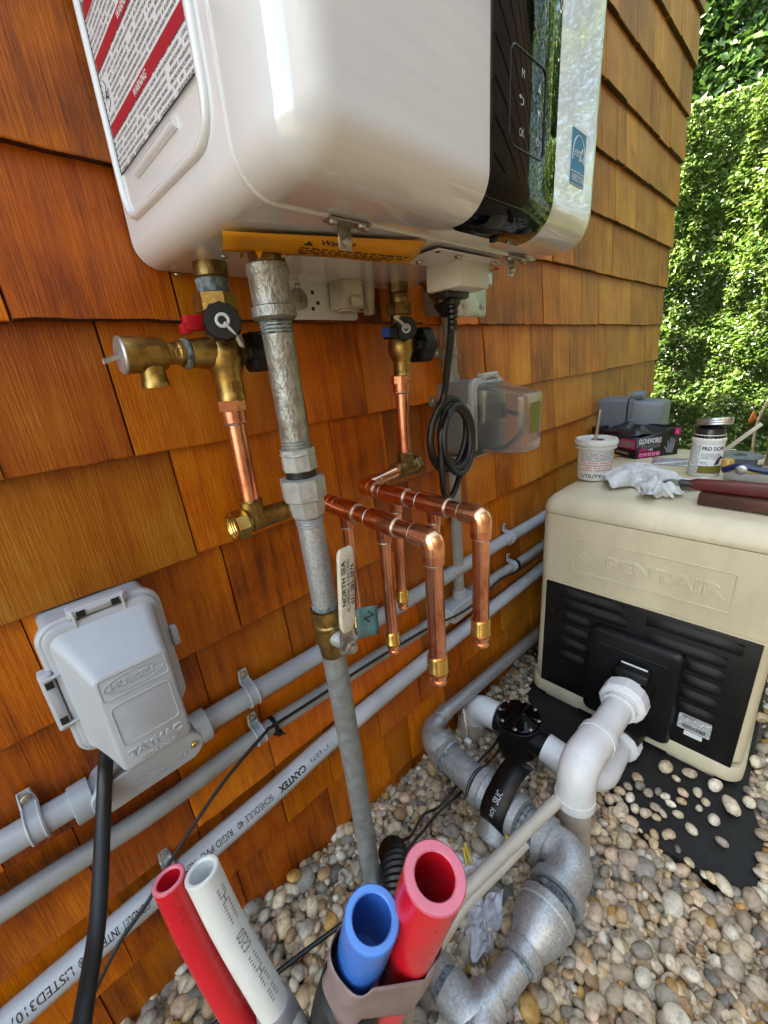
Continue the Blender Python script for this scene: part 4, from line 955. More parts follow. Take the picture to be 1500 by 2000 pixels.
def solder_ring(o, ax, r, parent):
    m = MB(); m.lathe([(-.0014, r), (0, r + .0009), (.0014, r)], o, ax, 22); m.build('solder_joint', 'solder', parent)
def pex_end(x, y, z, r, parent, s=1.0):
    m = MB(); m.lathe([(0, r + .0012), (.003, r + .0026), (.019 * s, r + .0026), (.020 * s, r + .0032), (.022 * s, r + .0032), (.023 * s, r + .001)], (x, y, z), -Z, 24); m.build('press_ring', 'brass_bright', parent)
    m = MB(); m.lathe([(.022 * s, r - .0015), (.026 * s, r - .0012), (.0262 * s, r + .0008), (.0295 * s, r + .0008), (.030 * s, r - .0015), (.036 * s, r - .0015), (.0362 * s, r + .0004), (.040 * s, r + .0002), (.041 * s, r - .0022), (.0412 * s, r - .004), (.034 * s, r - .004)], (x, y, z), -Z, 24); m.build('barb', 'copper_bright', parent)
CR = .0118
def manifold(t, riser, x, y0, y1, z0, z1, drops, label_side):
    """riser pipe, brass tee, horizontal run out from the wall and drop pipes with crimp ends"""
    rx, ry, rz0, rz1 = riser
    m = MB(); m.lathe([(0, CR + .003), (.001, CR + .0048), (.013, CR + .0048), (.014, CR + .0028), (.028, CR + .0028), (.029, CR)], (rx, ry, rz0), -Z, 8); m.lathe([(.013, CR + .0030), (.027, CR + .0030), (.028, CR)], (rx, ry, rz0), -Z, 24); m.build('adapter', 'copper', t, sharp=25)
    solder_ring((rx, ry, rz0 - .029), Z, CR + .001, t)
    m = MB(); m.tube([(rx, ry, rz0 - .02), (rx, ry, rz1)], CR, 24); m.build('riser_pipe', 'copper', t)
    solder_ring((rx, ry, rz1 + .016), Z, CR + .002, t)
    return t
hm = thing('hot_copper_manifold', (.30, -.12, .56), 'copper manifold with three drop pipes nearest the gas riser, open brass tee at left', 'manifold')
manifold(hm, (hx - .002, hy, .934, .785), 0, 0, 0, 0, 0, [], 0)
tz = .778
m = MB(); m.lathe([(-.006, CR + .003), (.024, CR + .003), (.026, CR + .004), (.028, CR + .002)], (hx - .002, hy, tz), Z, 24); m.lathe([(-.009, .0155), (-.005, .0150), (0, .0148), (.020, .0142), (.046, .0138), (.047, .0125)], (hx, hy, tz - .002), X, 24); te = m.build('brass_tee', 'brass', hm)
m = MB(); m.lathe([(-.034, .0195), (-.033, .0212), (-.017, .0212), (-.016, .018)], (hx, hy, tz - .002), X, 8, (False, True)); L = []
m2 = MB(); m2.lathe([(-.0340, .0205), (-.0345, .0175), (-.0342, .0160), (-.0325, .0152), (-.010, .0140), (-.010, .002)], (hx, hy, tz - .002), X, 24, (False, True))
for k in range(6): m2.lathe([(-.032 + .003 * k, .0153), (-.0305 + .003 * k, .0138), (-.029 + .003 * k, .0153)], (hx, hy, tz - .002), X, 24, (False, False))
m.build('hex_end', 'brass_bright', te, sharp=25); m2.build('threaded_bore', 'brass_bright', te)
def run(t, path, r, fr=.024):
    m = MB(); m.tube(fillet(path, fr, 8), r, 24); return m.build('run_pipe', 'copper', t)
def elbow(t, a, p, b, r, name='elbow'):
    m = MB(); a, p, b = Vector(a), Vector(p), Vector(b); da, db = (a - p).normalized(), (b - p).normalized()
    m.tube(fillet([p + da * .030, p, p + db * .030], .022, 8), r + .0022, 24); e = m.build(name, 'copper', t)
    m = MB(); m.tube(fillet([p + da * .018, p, p + db * .018], .0175, 8), r + .0026, 24); m.build('bend', 'copper_bright', e)
    solder_ring(p + da * .0305, da, r + .0012, t); solder_ring(p + db * .0305, db, r + .0012, t)
def manifold_run(t, xs, ystart, yend, zA, zB, tees, zend):
    A = Vector((xs, ystart, zA)); E = Vector((xs, yend, zB)); D = (E - A).normalized()
    m = MB(); m.tube([A, E], CR, 24); m.build('run_pipe', 'copper', t)
    for ty, zt in tees:
        k = (ty - ystart) / (yend - ystart); p = A.lerp(E, k)
        m = MB(); m.lathe([(-.026, CR + .0005), (-.025, CR + .0024), (-.010, CR + .0026), (0, CR + .0030), (.010, CR + .0026), (.025, CR + .0024), (.026, CR + .0005)], p, D, 26)
        m.lathe([(.006, .0125), (.012, .0112), (.0145, .0105), (.027, .0104), (.0275, .009)], p, -Z, 22); m.build('tee', 'copper', t)
        solder_ring(p + D * .0265, D, CR + .0012, t); solder_ring(p - D * .0265, D, CR + .0012, t); solder_ring(p - Z * .028, Z, .0095, t)
        m = MB(); m.tube([p - Z * .02, Vector((p.x, p.y, zt))], .0085, 22); m.build('drop_pipe', 'copper', t)
        pex_end(p.x, p.y, zt, .0085, t, .9)
    elbow(t, A, E, E - Z, CR)
    m = MB(); m.tube([E - Z * .02, Vector((E.x, E.y, zend))], CR, 24); m.build('drop_pipe', 'copper', t)
    pex_end(E.x, E.y, zend, CR, t, 1.1)
m = MB(); m.tube([(hx + .044, hy, tz - .003), (.353, hy, .768)], CR, 24); m.build('run_pipe', 'copper_bright', hm)
elbow(hm, (.30, hy, .770), (.353, hy, .767), (.353, -.2, .765), CR)
manifold_run(hm, .353, -.072, -.281, .767, .757, [(-.118, .585), (-.196, .588)], .590)
cm = thing('cold_copper_manifold', (.44, -.12, .56), 'copper manifold with three drop pipes farther right, fed below the cold valve', 'manifold')
manifold(cm, (cx - .005, cy, .940, .790), 0, 0, 0, 0, 0, [], 0)
m = MB(); m.lathe([(-.006, CR + .003), (.022, CR + .003), (.024, CR + .004), (.026, CR + .002)], (cx - .005, cy, .782), Z, 24); m.lathe([(-.030, .0142), (-.028, .0150), (0, .0150), (.018, .0155), (.020, .013)], (cx - .005, cy, .778), X, 24); te = m.build('brass_tee', 'brass_old', cm)
m = MB(); m.lathe([(.018, .017), (.019, .0185), (.031, .0185), (.032, .016)], (cx - .005, cy, .778), X, 6); m.build('hex_plug', 'brass_old', te, sharp=25)
m = MB(); m.tube([(cx - .03, cy, .777), (.4385, cy, .769)], CR, 24); m.build('run_pipe', 'copper_bright', cm)
elbow(cm, (.49, cy, .772), (.4385, cy, .769), (.4385, -.2, .767), CR)
manifold_run(cm, .4385, -.068, -.293, .768, .763, [(-.137, .597), (-.214, .60)], .606)
# ------------------------------------------------------------------ grey conduits along the wall
def strap(x, z, r, y, parent, up=True, mname='pvc_grey', ax=X, ear=1):
    """one-hole strap: band over the pipe and an ear with its screw"""
    t_ = Vector(ax); n_ = Z if ax == X else X
    c = Vector((x, y, z)); m = MB(); L = []; O = Vector((0, -1, 0)); wall = -.0150 - y      # distance back to the shingles
    path = []                                                                             # (along n_, out from axis, normal)
    for k in range(13):
        a = math.radians(-90 + 180 * k / 12); path.append((math.sin(a) * ear * r, math.cos(a) * r, n_ * math.sin(a) * ear + O * math.cos(a)))
    path = [(-ear * r, -wall * .6, -n_ * ear)] + path + [(ear * (r + .0002), -wall * .6, n_ * ear), (ear * (r + .001), -wall + .0030, (n_ * ear + O).normalized()), (ear * (r + .006), -wall + .0008, O), (ear * (r + .024), -wall + .0008, O)]
    for q, (pn, po, d) in enumerate(path):
        p = c + n_ * pn + O * po; e_ = .75 if q == len(path) - 1 else 1.0
        L.append([p + d * .0002 - t_ * .0085 * e_, p + d * .0030 - t_ * .0085 * e_, p + d * .0040 - t_ * .0066 * e_, p + d * .0022 - t_ * .0050 * e_, p + d * .0022 + t_ * .0050 * e_, p + d * .0040 + t_ * .0066 * e_, p + d * .0030 + t_ * .0085 * e_, p + d * .0002 + t_ * .0085 * e_])
    m.loops(L); e = c + n_ * ear * (r + .014) + O * (-wall + .0008)
    o = m.build('strap', mname, parent)
    screw(e + Vector((0, -.002, 0)), -Y, .0058, o)
def conduit(name, pts, r, mname, label):
    t = thing(name, (pts[0][0], -.03, pts[0][1]), label, 'conduit')
    m = MB(); m.tube(spline([(x, y, z) for x, z, y in pts], 6), r, 26); m.build('tube', mname, t)
    return t
c1 = conduit('conduit', [(-.40, .497, -.032), (-.11, .492, -.032), (.03, .488, -.032), (.2, .486, -.032), (.33, .481, -.031), (.61, .474, -.031), (.95, .471, -.031), (1.25, .464, -.031), (2.2, .46, -.03)], .0162, 'pvc_grey', 'top grey conduit joined to the outlet box by an oval fitting')
for x, z in ((-.080, .4915), (.190, .4865), (.985, .4705)): strap(x, z, .0162, -.032, c1)
c2 = conduit('conduit', [(-.40, .420, -.03), (-.136, .411, -.03), (.031, .398, -.03), (.183, .403, -.03), (.312, .396, -.03), (.435, .391, -.03), (.60, .377, -.03), (.85, .370, -.03), (.95, .371, -.03), (1.2, .362, -.03), (2.2, .36, -.03)], .0132, 'pvc_warm_grey', 'middle thin conduit with a black cable tied along it')
for x, z in ((.188, .4025), (1.012, .369)): strap(x, z, .0132, -.03, c2)
C3 = [(-.40, .25, -.035), (-.182, .258, -.035), (-.023, .266, -.035), (.169, .272, -.035), (.332, .285, -.035), (.605, .290, -.035), (1.175, .283, -.035), (2.2, .28, -.035)]
c3 = conduit('conduit', C3, .0178, 'pvc_light', 'lowest conduit with black CANTEX lettering running upside down')
strap(.018, .2685, .0178, -.035, c3, mname='aluminium')
C3S = spline([(x, y, z) for x, z, y in C3], 12)
def wrap3(x_start):
    def f(u, v):
        x = x_start - u; ang = math.radians(-38) + (v - .005) / .0178           # text runs towards -x, letters upside down
        zc = float(np.interp(x, [p.x for p in C3S], [p.z for p in C3S])); r = .0178 + .0007
        return Vector((x, -.035 - r * math.cos(ang), zc - r * math.sin(ang)))
    return f
for body, xs_, w_, h_, bd in (('1" (27)', .300, .040, .0085, 0), ('CANTEX', .248, .055, .0115, .045), ('SCHEDULE 40', .180, .064, .0098, 0), ('RIGID PVC', .107, .050, .0098, 0), ('NEMA', .049, .024, .0098, 0), ('CONDUIT', -.017, .034, .0110, 0), ('INTERTEK®', -.056, .046, .0110, .01), ('LISTED310714', -.108, .076, .0110, 0)):
    lettering(body, (0, 0, 0), X, Z, w_, h_, 'print_black', c3, bold=bd, warp=wrap3(xs_))
# oval conduit bodies with screwed covers
def conduit_body(x0, x1, z, yc, parent, txt, brassx=(.0, .0)):
    w_ = x1 - x0; m = MB()
    o = Vector(((x0 + x1) / 2, yc, z))
    m.loft(o, X, Z, -Y, [(w_ - .010, .036, .017, -.022), (w_, .040, .0195, -.012), (w_, .040, .0195, .016), (w_ - .003, .038, .018, .018)], 8)
    m.lathe([(0, .0235), (.020, .0235), (.021, .0215)], (x0 + .004, yc, z), -X, 24); m.lathe([(0, .0235), (.020, .0235), (.021, .0215)], (x1 - .004, yc, z), X, 24)
    b = m.build('conduit_body', 'pvc_grey', parent)
    m = MB(); m.loft(o, X, Z, -Y, [(w_ + .002, .043, .021, .0185), (w_ + .002, .043, .021, .0225), (w_ - .001, .040, .0195, .0238)], 8); m.build('body_cover', 'pvc_grey_lid', b)
    for xx in (x0 + .011, x1 - .011): screw((xx, yc - .0238, z), -Y, .0042, b, 'brass_bright')
    if txt:
        for body, dx, dz, ww, hh in (('3/4', -.012, .0075, .010, .005), ('Scepter', -.020, -.001, .030, .006), ('WET LOCATION', -.026, -.0105, .046, .0045), ('CO', .034, -.009, .017, .0085)):
            embossed(body, (o.x + dx, yc - .0238, z + dz), X, Z, ww, hh, .00045, 'pvc_grey_lid', b)
    return b
conduit_body(-.030, .102, .487, -.034, c1, True)
conduit_body(.683, .808, .371, -.031, c2, False)
vc = thing('conduit', (.745, -.03, .40), 'vertical grey conduit rising from the middle conduit to the switch box', 'conduit')
m = MB(); m.tube([(.7495, -.03, .385), (.745, -.03, .56), (.740, -.03, .75)], .0130, 24); m.build('tube', 'pvc_warm_grey', vc)
m = MB(); m.tube([(.737, -.03, .89), (.733, -.03, .99), (.726, -.03, 1.06)], .0130, 24); m.build('tube', 'pvc_warm_grey', vc)
m = MB(); m.lathe([(0, .0168), (.028, .0168), (.029, .0145)], (.7495, -.03, .385), Z, 24); m.build('hub', 'pvc_grey', vc)
m = MB(); m.lathe([(0, .0162), (.022, .0162)], (.7375, -.03, .905), Z, 24); m.build('hub', 'pvc_warm_grey', vc); m = MB(); m.lathe([(0, .0162), (.02, .0162)], (.7415, -.03, .757), -Z, 24); m.build('hub', 'pvc_warm_grey', vc)
strap(.733, .972, .0130, -.03, vc, ax=Z, ear=-1, mname='pvc_warm_grey')

# ------------------------------------------------------------------ weatherproof outlet covers
def in_use_cover(name, o, w, h, fw_, fh, depth, mats, label, text, dx=0.0, dz=-.004):
    """o: centre of the flange plane; lid protrudes towards -Y by depth"""
    t = thing(name, (o[0], 0, o[2] - h / 2), label, 'outlet cover'); o = Vector(o); ml, mf = mats
    m = MB(); m.loft(o, X, Z, -Y, [(w - .014, h - .014, .010, -o.y * -1 - .0 if False else -(abs(o.y) - .004)), (w - .014, h - .014, .010, -.002)], 4); m.build('back_box', 'box_grey' if text is None else 'pvc_grey', t)
    m = MB(); m.loft(o, X, Z, -Y, [(w - .002, h - .002, .020, -.004), (w, h, .022, -.002), (w, h, .022, .004), (w - .006, h - .006, .019, .0065), (w - .010, h - .010, .017, .0065), (w - .012, h - .012, .016, .011), (w - .022, h - .022, .012, .0135)], 6); m.build('flange', mf, t)
    secs = [(w - .016, h - .018, .013, .010)]
    for k in range(1, 8):
        q = k / 8; e = q ** 1.6
        secs.append((w - .016 + (fw_ - w + .016) * (q ** .75), h - .018 + (fh - h + .018) * (q ** .8), .013 - .004 * q, .010 + (depth - .016) * q, dx * q, dz * q))
    secs += [(fw_, fh, .009, depth - .005, dx, dz), (fw_ - .003, fh - .003, .008, depth - .0015, dx, dz), (fw_ - .008, fh - .008, .006, depth, dx, dz)]
    m = MB(); m.loft(o, X, Z, -Y, secs, 6, (bool(text), True)); lid = m.build('lid', ml, t, sharp=50)
    if not text: md = lid.modifiers.new('shell', 'SOLIDIFY'); md.thickness = .0022; md.offset = -1
    # hinge bars with slots on top and on the left, latch on the right
    for (p, u_, v_, L_) in ((o + Z * (h / 2 - .002), X, Z, w * .46), (o - X * (w / 2 - .002), Z, -X, h * .42)):
        m = MB(); m.loft(p - Y * .004 + v_ * .004, u_, v_, -Y, [(L_, .011, .002, -.006), (L_, .012, .002, .006), (L_ - .006, .006, .002, .009)], 3); hg = m.build('hinge_bar', mf, t)
        for s_ in (-1, 1):
            m = MB(); q = p + u_ * s_ * L_ * .42
            m.box(q - Y * .0115 - v_ * .007, tuple(abs(c_) for c_ in (u_ * .003 + v_ * .030 + Y * .005)), .0008, 1); m.build('hinge_rib', mf, hg)
            m = MB(); m.box(q - Y * .0112 + v_ * .003 - u_ * s_ * .007, tuple(abs(c_) for c_ in (u_ * .008 + v_ * .007 + Y * .006)), .0, 1); m.build('hinge_slot', 'dark_line' if text else mf, hg)
    m = MB(); m.box(o + X * (w / 2 + .004) - Y * .006 + Z * .012, (.008, .010, .026), .002); m.build('latch', mf, t)
    if text:
        yf = o.y - depth - .0001; c = Vector((o.x + dx, yf, o.z + dz)); top_ = fh / 2
        bead([c + X * x + Z * (z + top_ - .018) for x, z in rrect(fw_ - .010, .026, .003, 3)], .0006, 'logo_frame', ml, lid, closed=True)
        bead([c + X * .029 * math.cos(a) + Z * (.0095 * math.sin(a) + top_ - .018) for a in np.linspace(0, 6.28, 28, endpoint=False)], .0006, 'logo_oval', ml, lid, closed=True)
        bead([c + X * .026 * math.cos(a) + Z * (.0075 * math.sin(a) + top_ - .018) for a in np.linspace(3.3, 6.1, 16)], .0005, 'logo_arc', ml, lid)
        embossed('HUBBELL', c + X * -.0235 + Z * (top_ - .0215), X, Z, .047, .0078, .0008, ml, lid)
        bead([c + X * x + Z * (z - .002) for x, z in rrect(fw_ - .016, .052, .005, 3)], .0007, 'window_frame', ml, lid, closed=True)
        embossed('TAYMAC', c + X * -.028 + Z * (-top_ + .0165), X, Z, .056, .0110, .0010, ml, lid)
        embossed('EXTRA DUTY', c + X * -.019 + Z * (-top_ + .0065), X, Z, .038, .0058, .0006, ml, lid)
    return t, lid
in_use_cover('outlet_cover', (.0405, -.058, .651), .120, .172, .074, .128, .062, ('pvc_grey_lid', 'pvc_grey_lid'), 'closed grey outlet cover embossed HUBBELL and TAYMAC left of the pipes', True, dx=.005, dz=-.028)
cb, lid = in_use_cover('outlet_cover', (.760, -.098, .842), .118, .158, .072, .112, .102, ('clear_poly', 'clear_poly_edge'), 'clear smoky outlet cover with a black plug inside', None, dx=.004, dz=-.008)
m = MB(); m.box((.77, -.2005, .842), (.040, .0006, .058)); m.build('clear_cover_label', 'olive_label', cb)
lettering('TAYMAC', (.739, -.2008, .788), X, Z, .054, .009, 'clear_poly_edge', cb, lift=.0006, bold=.02)
m = MB(); m.box((.760, -.108, .842), (.066, .008, .11), .003); m.build('receptacle', 'box_grey', cb)
m = MB(); m.box((.755, -.128, .855), (.030, .034, .030), .006); m.tube(spline([(.755, -.145, .855), (.757, -.178, .845), (.757, -.180, .815), (.752, -.150, .785), (.750, -.120, .772)], 6), .0048, 10); m.build('plug', 'black_rubber', cb)
for k, (x, z) in enumerate(((.688, .880), )):
    m = MB(); m.loft((x, -.014, z), X, Z, -Y, [(.020, .020, .008, 0), (.020, .020, .008, .004)], 5); lg = m.build('mounting_lug', 'box_grey', cb); screw((x - .001, -.018, z), -Y, .0055, lg)

# grey box far along the wall
fb = thing('outlet_cover', (1.60, 0, .63), 'plain grey outlet cover on the wall behind the glove box', 'outlet cover')
m = MB(); m.loft((1.72, -.002, .700), X, Z, -Y, [(.135, .155, .012, 0), (.135, .155, .012, .105)], 5); m.build('back_box', 'far_box_grey', fb)
m = MB(); m.loft((1.72, -.107, .700), X, Z, -Y, [(.132, .152, .012, 0), (.132, .152, .012, .006)], 5); m.build('gasket', 'black_gasket', fb)
m = MB(); m.loft((1.72, -.113, .700), X, Z, -Y, [(.138, .160, .016, 0), (.138, .160, .016, .010), (.124, .146, .014, .013), (.112, .132, .014, .095), (.104, .124, .012, .100)], 5); m.build('lid', 'far_box_grey', fb)
m = MB(); m.loft((1.70, -.113, .790), X, Z, -Y, [(.07, .020, .006, -.002), (.07, .024, .008, .016), (.05, .016, .006, .034)], 5); m.build('hinge_bar', 'far_box_grey', fb)
m = MB(); m.box((1.645, -.128, .695), (.006, .016, .030), .002); m.build('latch', 'far_box_grey', fb)

# disconnect switch box under the heater's right end
sb = thing('switch_box', (.72, -.05, 1.03), 'small cast metal switch box with red lever behind the power cord', 'switch box')
m = MB(); m.box((.722, -.046, 1.079), (.090, .078, .078), .006); m.build('box_body', 'pvc_warm_grey', sb)
m = MB(); m.loft((.722, -.086, 1.076), X, Z, -Y, [(.094, .090, .008, 0), (.094, .090, .008, .005), (.088, .084, .007, .0075)], 5); cv = m.build('cover_plate', 'aluminium', sb)
m = MB(); m.loft((.722, -.092, 1.094), X, Z, -Y, [(.060, .034, .004, 0), (.054, .030, .004, .024), (.050, .026, .004, .026)], 4); m.build('lever_housing', 'aluminium', cv)
for dx in (-.030, .030): screw((.722 + dx, -.0935, 1.048), -Y, .0042, cv)
m = MB(); m.box((.744, -.122, 1.113), (.034, .010, .010), .002, R=Matrix.Rotation(.25, 3, 'Y')); m.build('red_lever', 'red_plastic', sb)

# ------------------------------------------------------------------ cords
pc = thing('power_cord', (.56, -.15, .72), 'black power cord coiled in loops below the heater plug', 'power cord')
m = MB(); m.box((.528, -.188, WB - .036), (.050, .026, .010), .003); m.box((.532, -.186, WB - .043), (.020, .018, .012), .004); m.build('plug', 'black_rubber', pc)
m = MB()
for k in range(5): m.lathe([(0, .0090 - .0006 * k), (.004, .0090 - .0006 * k), (.005, .0066)], (.534, -.184, WB - .047 - .007 * k), -Z, 14)
m.build('strain_relief', 'black_rubber', pc)
pts = [(.534, -.184, 1.034), (.545, -.172, .99), (.556, -.155, .94), (.562, -.144, .905), (.552, -.142, .888)]
cc = Vector((.583, -.140, .836))
for k in range(4):
    for q in range(10):
        a = math.radians(130 + 36 * q); rw = .046 + .007 * math.sin(k * 2.1) ; rh = .056 + .005 * math.cos(k * 1.7)
        pts.append(tuple(cc + Vector((rw * math.cos(a) + .004 * k - .006, -.004 * k + .006 * math.sin(q * .6 + k), rh * math.sin(a) - .003 * k))))
pts += [(.545, -.150, .85), (.542, -.150, .81), (.541, -.152, .772), (.547, -.150, .742), (.566, -.146, .727), (.586, -.143, .735), (.625, -.135, .768), (.68, -.120, .778), (.735, -.11, .775)]
m = MB(); m.tube(spline(pts, 6), .0056, 12); m.build('cord', 'black_rubber', pc)
m = MB(); m.lathe([(-.008, .016), (-.006, .018), (.006, .018), (.008, .016)], (.560, -.142, .790), Z, 14); m.build('coil_tie', 'black_rubber', pc)
bc = MB(); bc.tube(spline([(.012, -.085, .60), (-.002, -.050, .535), (-.022, -.075, .490), (-.056, -.150, .440), (-.085, -.215, .425), (-.12, -.30, .40), (-.17, -.40, .28), (-.20, -.45, .06)], 8), .0082, 16)
tag(bc.build('power_cord', 'black_rubber'), 'thick black cord hanging from the grey outlet cover at left', 'power cord')
tc = MB(); tc.tube(spline([(2.2, -.046, .352), (1.2, -.047, .352), (1.01, -.050, .36), (.916, -.047, .372), (.809, -.056, .370), (.72, -.058, .372), (.60, -.046, .385), (.42, -.046, .403), (.296, -.046, .410), (.205, -.047, .417), (.188, -.060, .440 - .012), (.107, -.060, .392), (.022, -.058, .330), (-.017, -.060, .296), (-.069, -.062, .262), (-.123, -.07, .19), (-.16, -.12, .06)], 6), .0027, 8)
tag(tc.build('black_cable', 'black_rubber'), 'thin black cable strung along the middle conduit and down across the lowest', 'cable')
def ziptie(p, r, label, tail):
    t = thing('cable_tie', p, label, 'cable tie'); p = Vector(p)
    m = MB(); L = []
    for k in range(24):
        a = 2 * math.pi * k / 24; d = Z * math.sin(a) - Y * math.cos(a)
        L.append([p + d * r - X * .0035, p + d * (r + .0014) - X * .0035, p + d * (r + .0014) + X * .0035, p + d * r + X * .0035])
    m.loops(L, wrap=True); m.build('band', 'black_plastic', t)
    m = MB(); q = p + Vector((.004, -r * .75, -r * .75)); m.box(q, (.010, .009, .008), .0015); m.build('head', 'black_plastic', t)
    m = MB(); m.tube([q, q + Vector(tail)], .0016, 6); m.build('tail', 'black_plastic', t)
ziptie((.214, -.031, .4015), .0150, 'black cable tie on the middle conduit left of the gas riser', (.008, -.004, -.006))
ziptie((1.030, -.031, .3685), .0150, 'black cable tie on the middle conduit at far right strap', (.02, -.012, .014))
# ------------------------------------------------------------------ pool heater
PX, PY0, PY1, PZ = 1.019, -.108, -.612, .612
ph = thing('pool_heater', (1.37, -.36, -.05), 'tan pool heater with black louvred front embossed PENTAIR', 'pool heater')
pc_ = Vector(((PX + 1.74) / 2, (PY0 + PY1) / 2, 0)); PW, PD = PY0 - PY1, 1.74 - PX
def shell(name, z0, z1, grow, r, mname, extra=()):
    m = MB(); secs = [(PD + 2 * grow, PW + 2 * grow, r, z0)] + list(extra) + [(PD + 2 * grow, PW + 2 * grow, r, z1)]
    m.loft(pc_, X, Y, Z, secs, 6); return m.build(name, mname, ph, sharp=35)
m = MB(); m.loft(pc_, X, Y, Z, [(PD - .004, PW - .004, .030, .03), (PD - .004, PW - .004, .032, .36), (PD, PW, .034, .39), (PD, PW, .034, .5545)], 7); body = m.build('body', 'tan_shell', ph)
secs = [(PD + .002, PW + .002, .035, .5565)]
for k in range(0, 10):
    a = math.radians(10 * k); ins = .046 * (1 - math.cos(a)); secs.append((PD + .004 - 2 * ins, PW + .004 - 2 * ins, max(.036 - ins * .3, .02), .560 + .046 * math.sin(a)))
secs += [(PD - .25, PW - .2, .02, PZ)]
m = MB(); m.loft(pc_, X, Y, Z, secs, 8); m.build('top_cover', 'tan_shell', ph, sharp=50)
m = MB(); m.loft(pc_, X, Y, Z, [(PD - .004, PW - .004, .03, -.030), (PD + .016, PW + .012, .040, -.022), (PD + .016, PW + .012, .040, .012), (PD + .008, PW + .006, .036, .018)], 7); base_ = m.build('base_tray', 'tan_shell', ph)
for y in (-.20, -.52):
    m = MB(); m.box((1.10, y, -.034), (.16, .10, .022), .004); m.build('foot', 'tan_shell', base_)
# black front panel
fx = PX - .002
m = MB(); m.box((fx - .001, -.365, .1895), (.010, .456, .341), .003); pan = m.build('front_panel', 'black_plastic', ph)
for zz in (0.3605, ):
    m = MB(); m.box((fx - .001, -.365, zz + .0016), (.006, .462, .0022)); m.build('panel_rim', 'tan_shell', ph)
def louvre(y0, y1, z, parent):
    w_ = abs(y1 - y0); o = Vector((fx - .006, (y0 + y1) / 2, z)); m = MB(); G = []
    for i in range(8):
        a = i / 7; G.append([(o.x - .0050 * math.sin(math.pi * (a ** .6)) * (1 if 0 < j < 9 else 0) * (.7 if j in (1, 8) else 1), o.y - w_ / 2 + w_ * j / 9, o.z - .013 + .028 * a) for j in range(10)])
    m.grid(G); m.build('louvre', 'black_plastic', parent, sharp=60)
for y0, y1, z in ((-.385, -.565, .333), (-.385, -.545, .288), (-.475, -.545, .252), (-.475, -.545, .212), (-.475, -.545, .172), (-.475, -.545, .132), (-.190, -.345, .305), (-.188, -.258, .266), (-.188, -.258, .224), (-.190, -.258, .182), (-.190, -.258, .138), (-.270, -.345, .262), (-.17, -.335, .338)): louvre(y0, y1, z, pan)
m = MB(); m.loft((fx - .004, -.371, .148), Y, Z, -X, [(.206, .272, .018, 0), (.206, .272, .018, .018), (.196, .262, .016, .026), (.186, .252, .014, .028)], 6); hd = m.build('manifold_cover', 'black_plastic', ph, sharp=35)
bead([(fx - .0325, -.295, .243), (fx - .0325, -.447, .243)], .0009, 'moulded_line', 'black_gasket', hd)
for y, z in ((-.366, .346), (-.572, .272), (-.158, .268)):
    m = MB(); m.lathe([(0, .0065), (.002, .0065), (.0022, .0042), (.0005, .004)], (fx - .006, y, z), -X, 14); m.build('panel_bolt', 'black_gasket', pan)
m = MB(); m.loft((fx - .0065, -.5135, .094), Y, Z, -X, [(.064, .044, .003, 0), (.064, .044, .003, .0008)], 3); lb = m.build('serial_label', 'white_label_print', ph); lb['label'] = 'silver serial label with bar code'
for k in range(19):
    m = MB(); m.box((fx - .0078, -.492 - .0024 * k, .084), (.0004, .0012 if k % 3 else .0017, .010)); m.build('bar', 'print_black', lb)
m = MB(); m.box((fx - .0070, -.515, .064), (.0008, .036, .013)); m.build('lower_label', 'print_white', lb)
for s_ in (0, 1):
    lettering('480737', (fx - .0080, -.488, .108 - .0075 * s_), -Y, Z, .026, .0045, 'print_black', lb, lift=.0003) if s_ == 0 else None
# embossed logo plate
ex = PX - .0005
bead([Vector((ex, -.3645 + y, .454 + z)) for y, z in rrect(.327, .092, .006, 4)], .0017, 'logo_border', 'tan_shell', body, closed=True)
embossed('PENTAIR', (PX + .0002, -.280, .436), -Y, Z, .236, .034, .0029, 'tan_shell', body, spread=.05)
def lp(y, z): return Vector((ex, -.239 - y, .452 + z))
bead([lp(-.006, .034), lp(.026, 0), lp(-.006, -.034)], .0011, 'logo_triangle', 'tan_shell', body, closed=True)
for k in range(4):
    q = -.030 + .0085 * k
    bead([lp(q, -.010 - .0028 * k), lp(q + .028 - .004 * k, .017 - .0045 * k)], .0010, 'logo_hatch', 'tan_shell', body)
    bead([lp(q, .010 + .0028 * k), lp(q + .028 - .004 * k, -.017 + .0045 * k)], .0010, 'logo_hatch', 'tan_shell', body)
# header ports
m = MB(); m.lathe([(0, .050), (.020, .048), (.030, .043), (.080, .042)], (fx - .020, -.383, .158), -X, 26); m.box((fx - .040, -.383, .205), (.060, .075, .030), .008); hp = m.build('outlet_port', 'black_plastic', ph)
m = MB(); m.lathe([(0, .046), (.070, .042)], (fx - .020, -.383, .022), -X, 26); m.build('inlet_port', 'black_plastic', ph)
m = MB(); m.box((fx - .046, -.383, .2225), (.003, .058, .004), .001); m.build('white_stripe', 'print_white', hp)
L = []
for k in range(9):
    a = math.radians(58 + 64 * k / 8); L.append([(fx - .068, -.383 - .0428 * math.cos(a), .158 + .0428 * math.sin(a)), (fx - .080, -.383 - .0425 * math.cos(a), .158 + .0425 * math.sin(a))])
m = MB(); m.grid(L); m.build('port_label', 'label_white', hp)

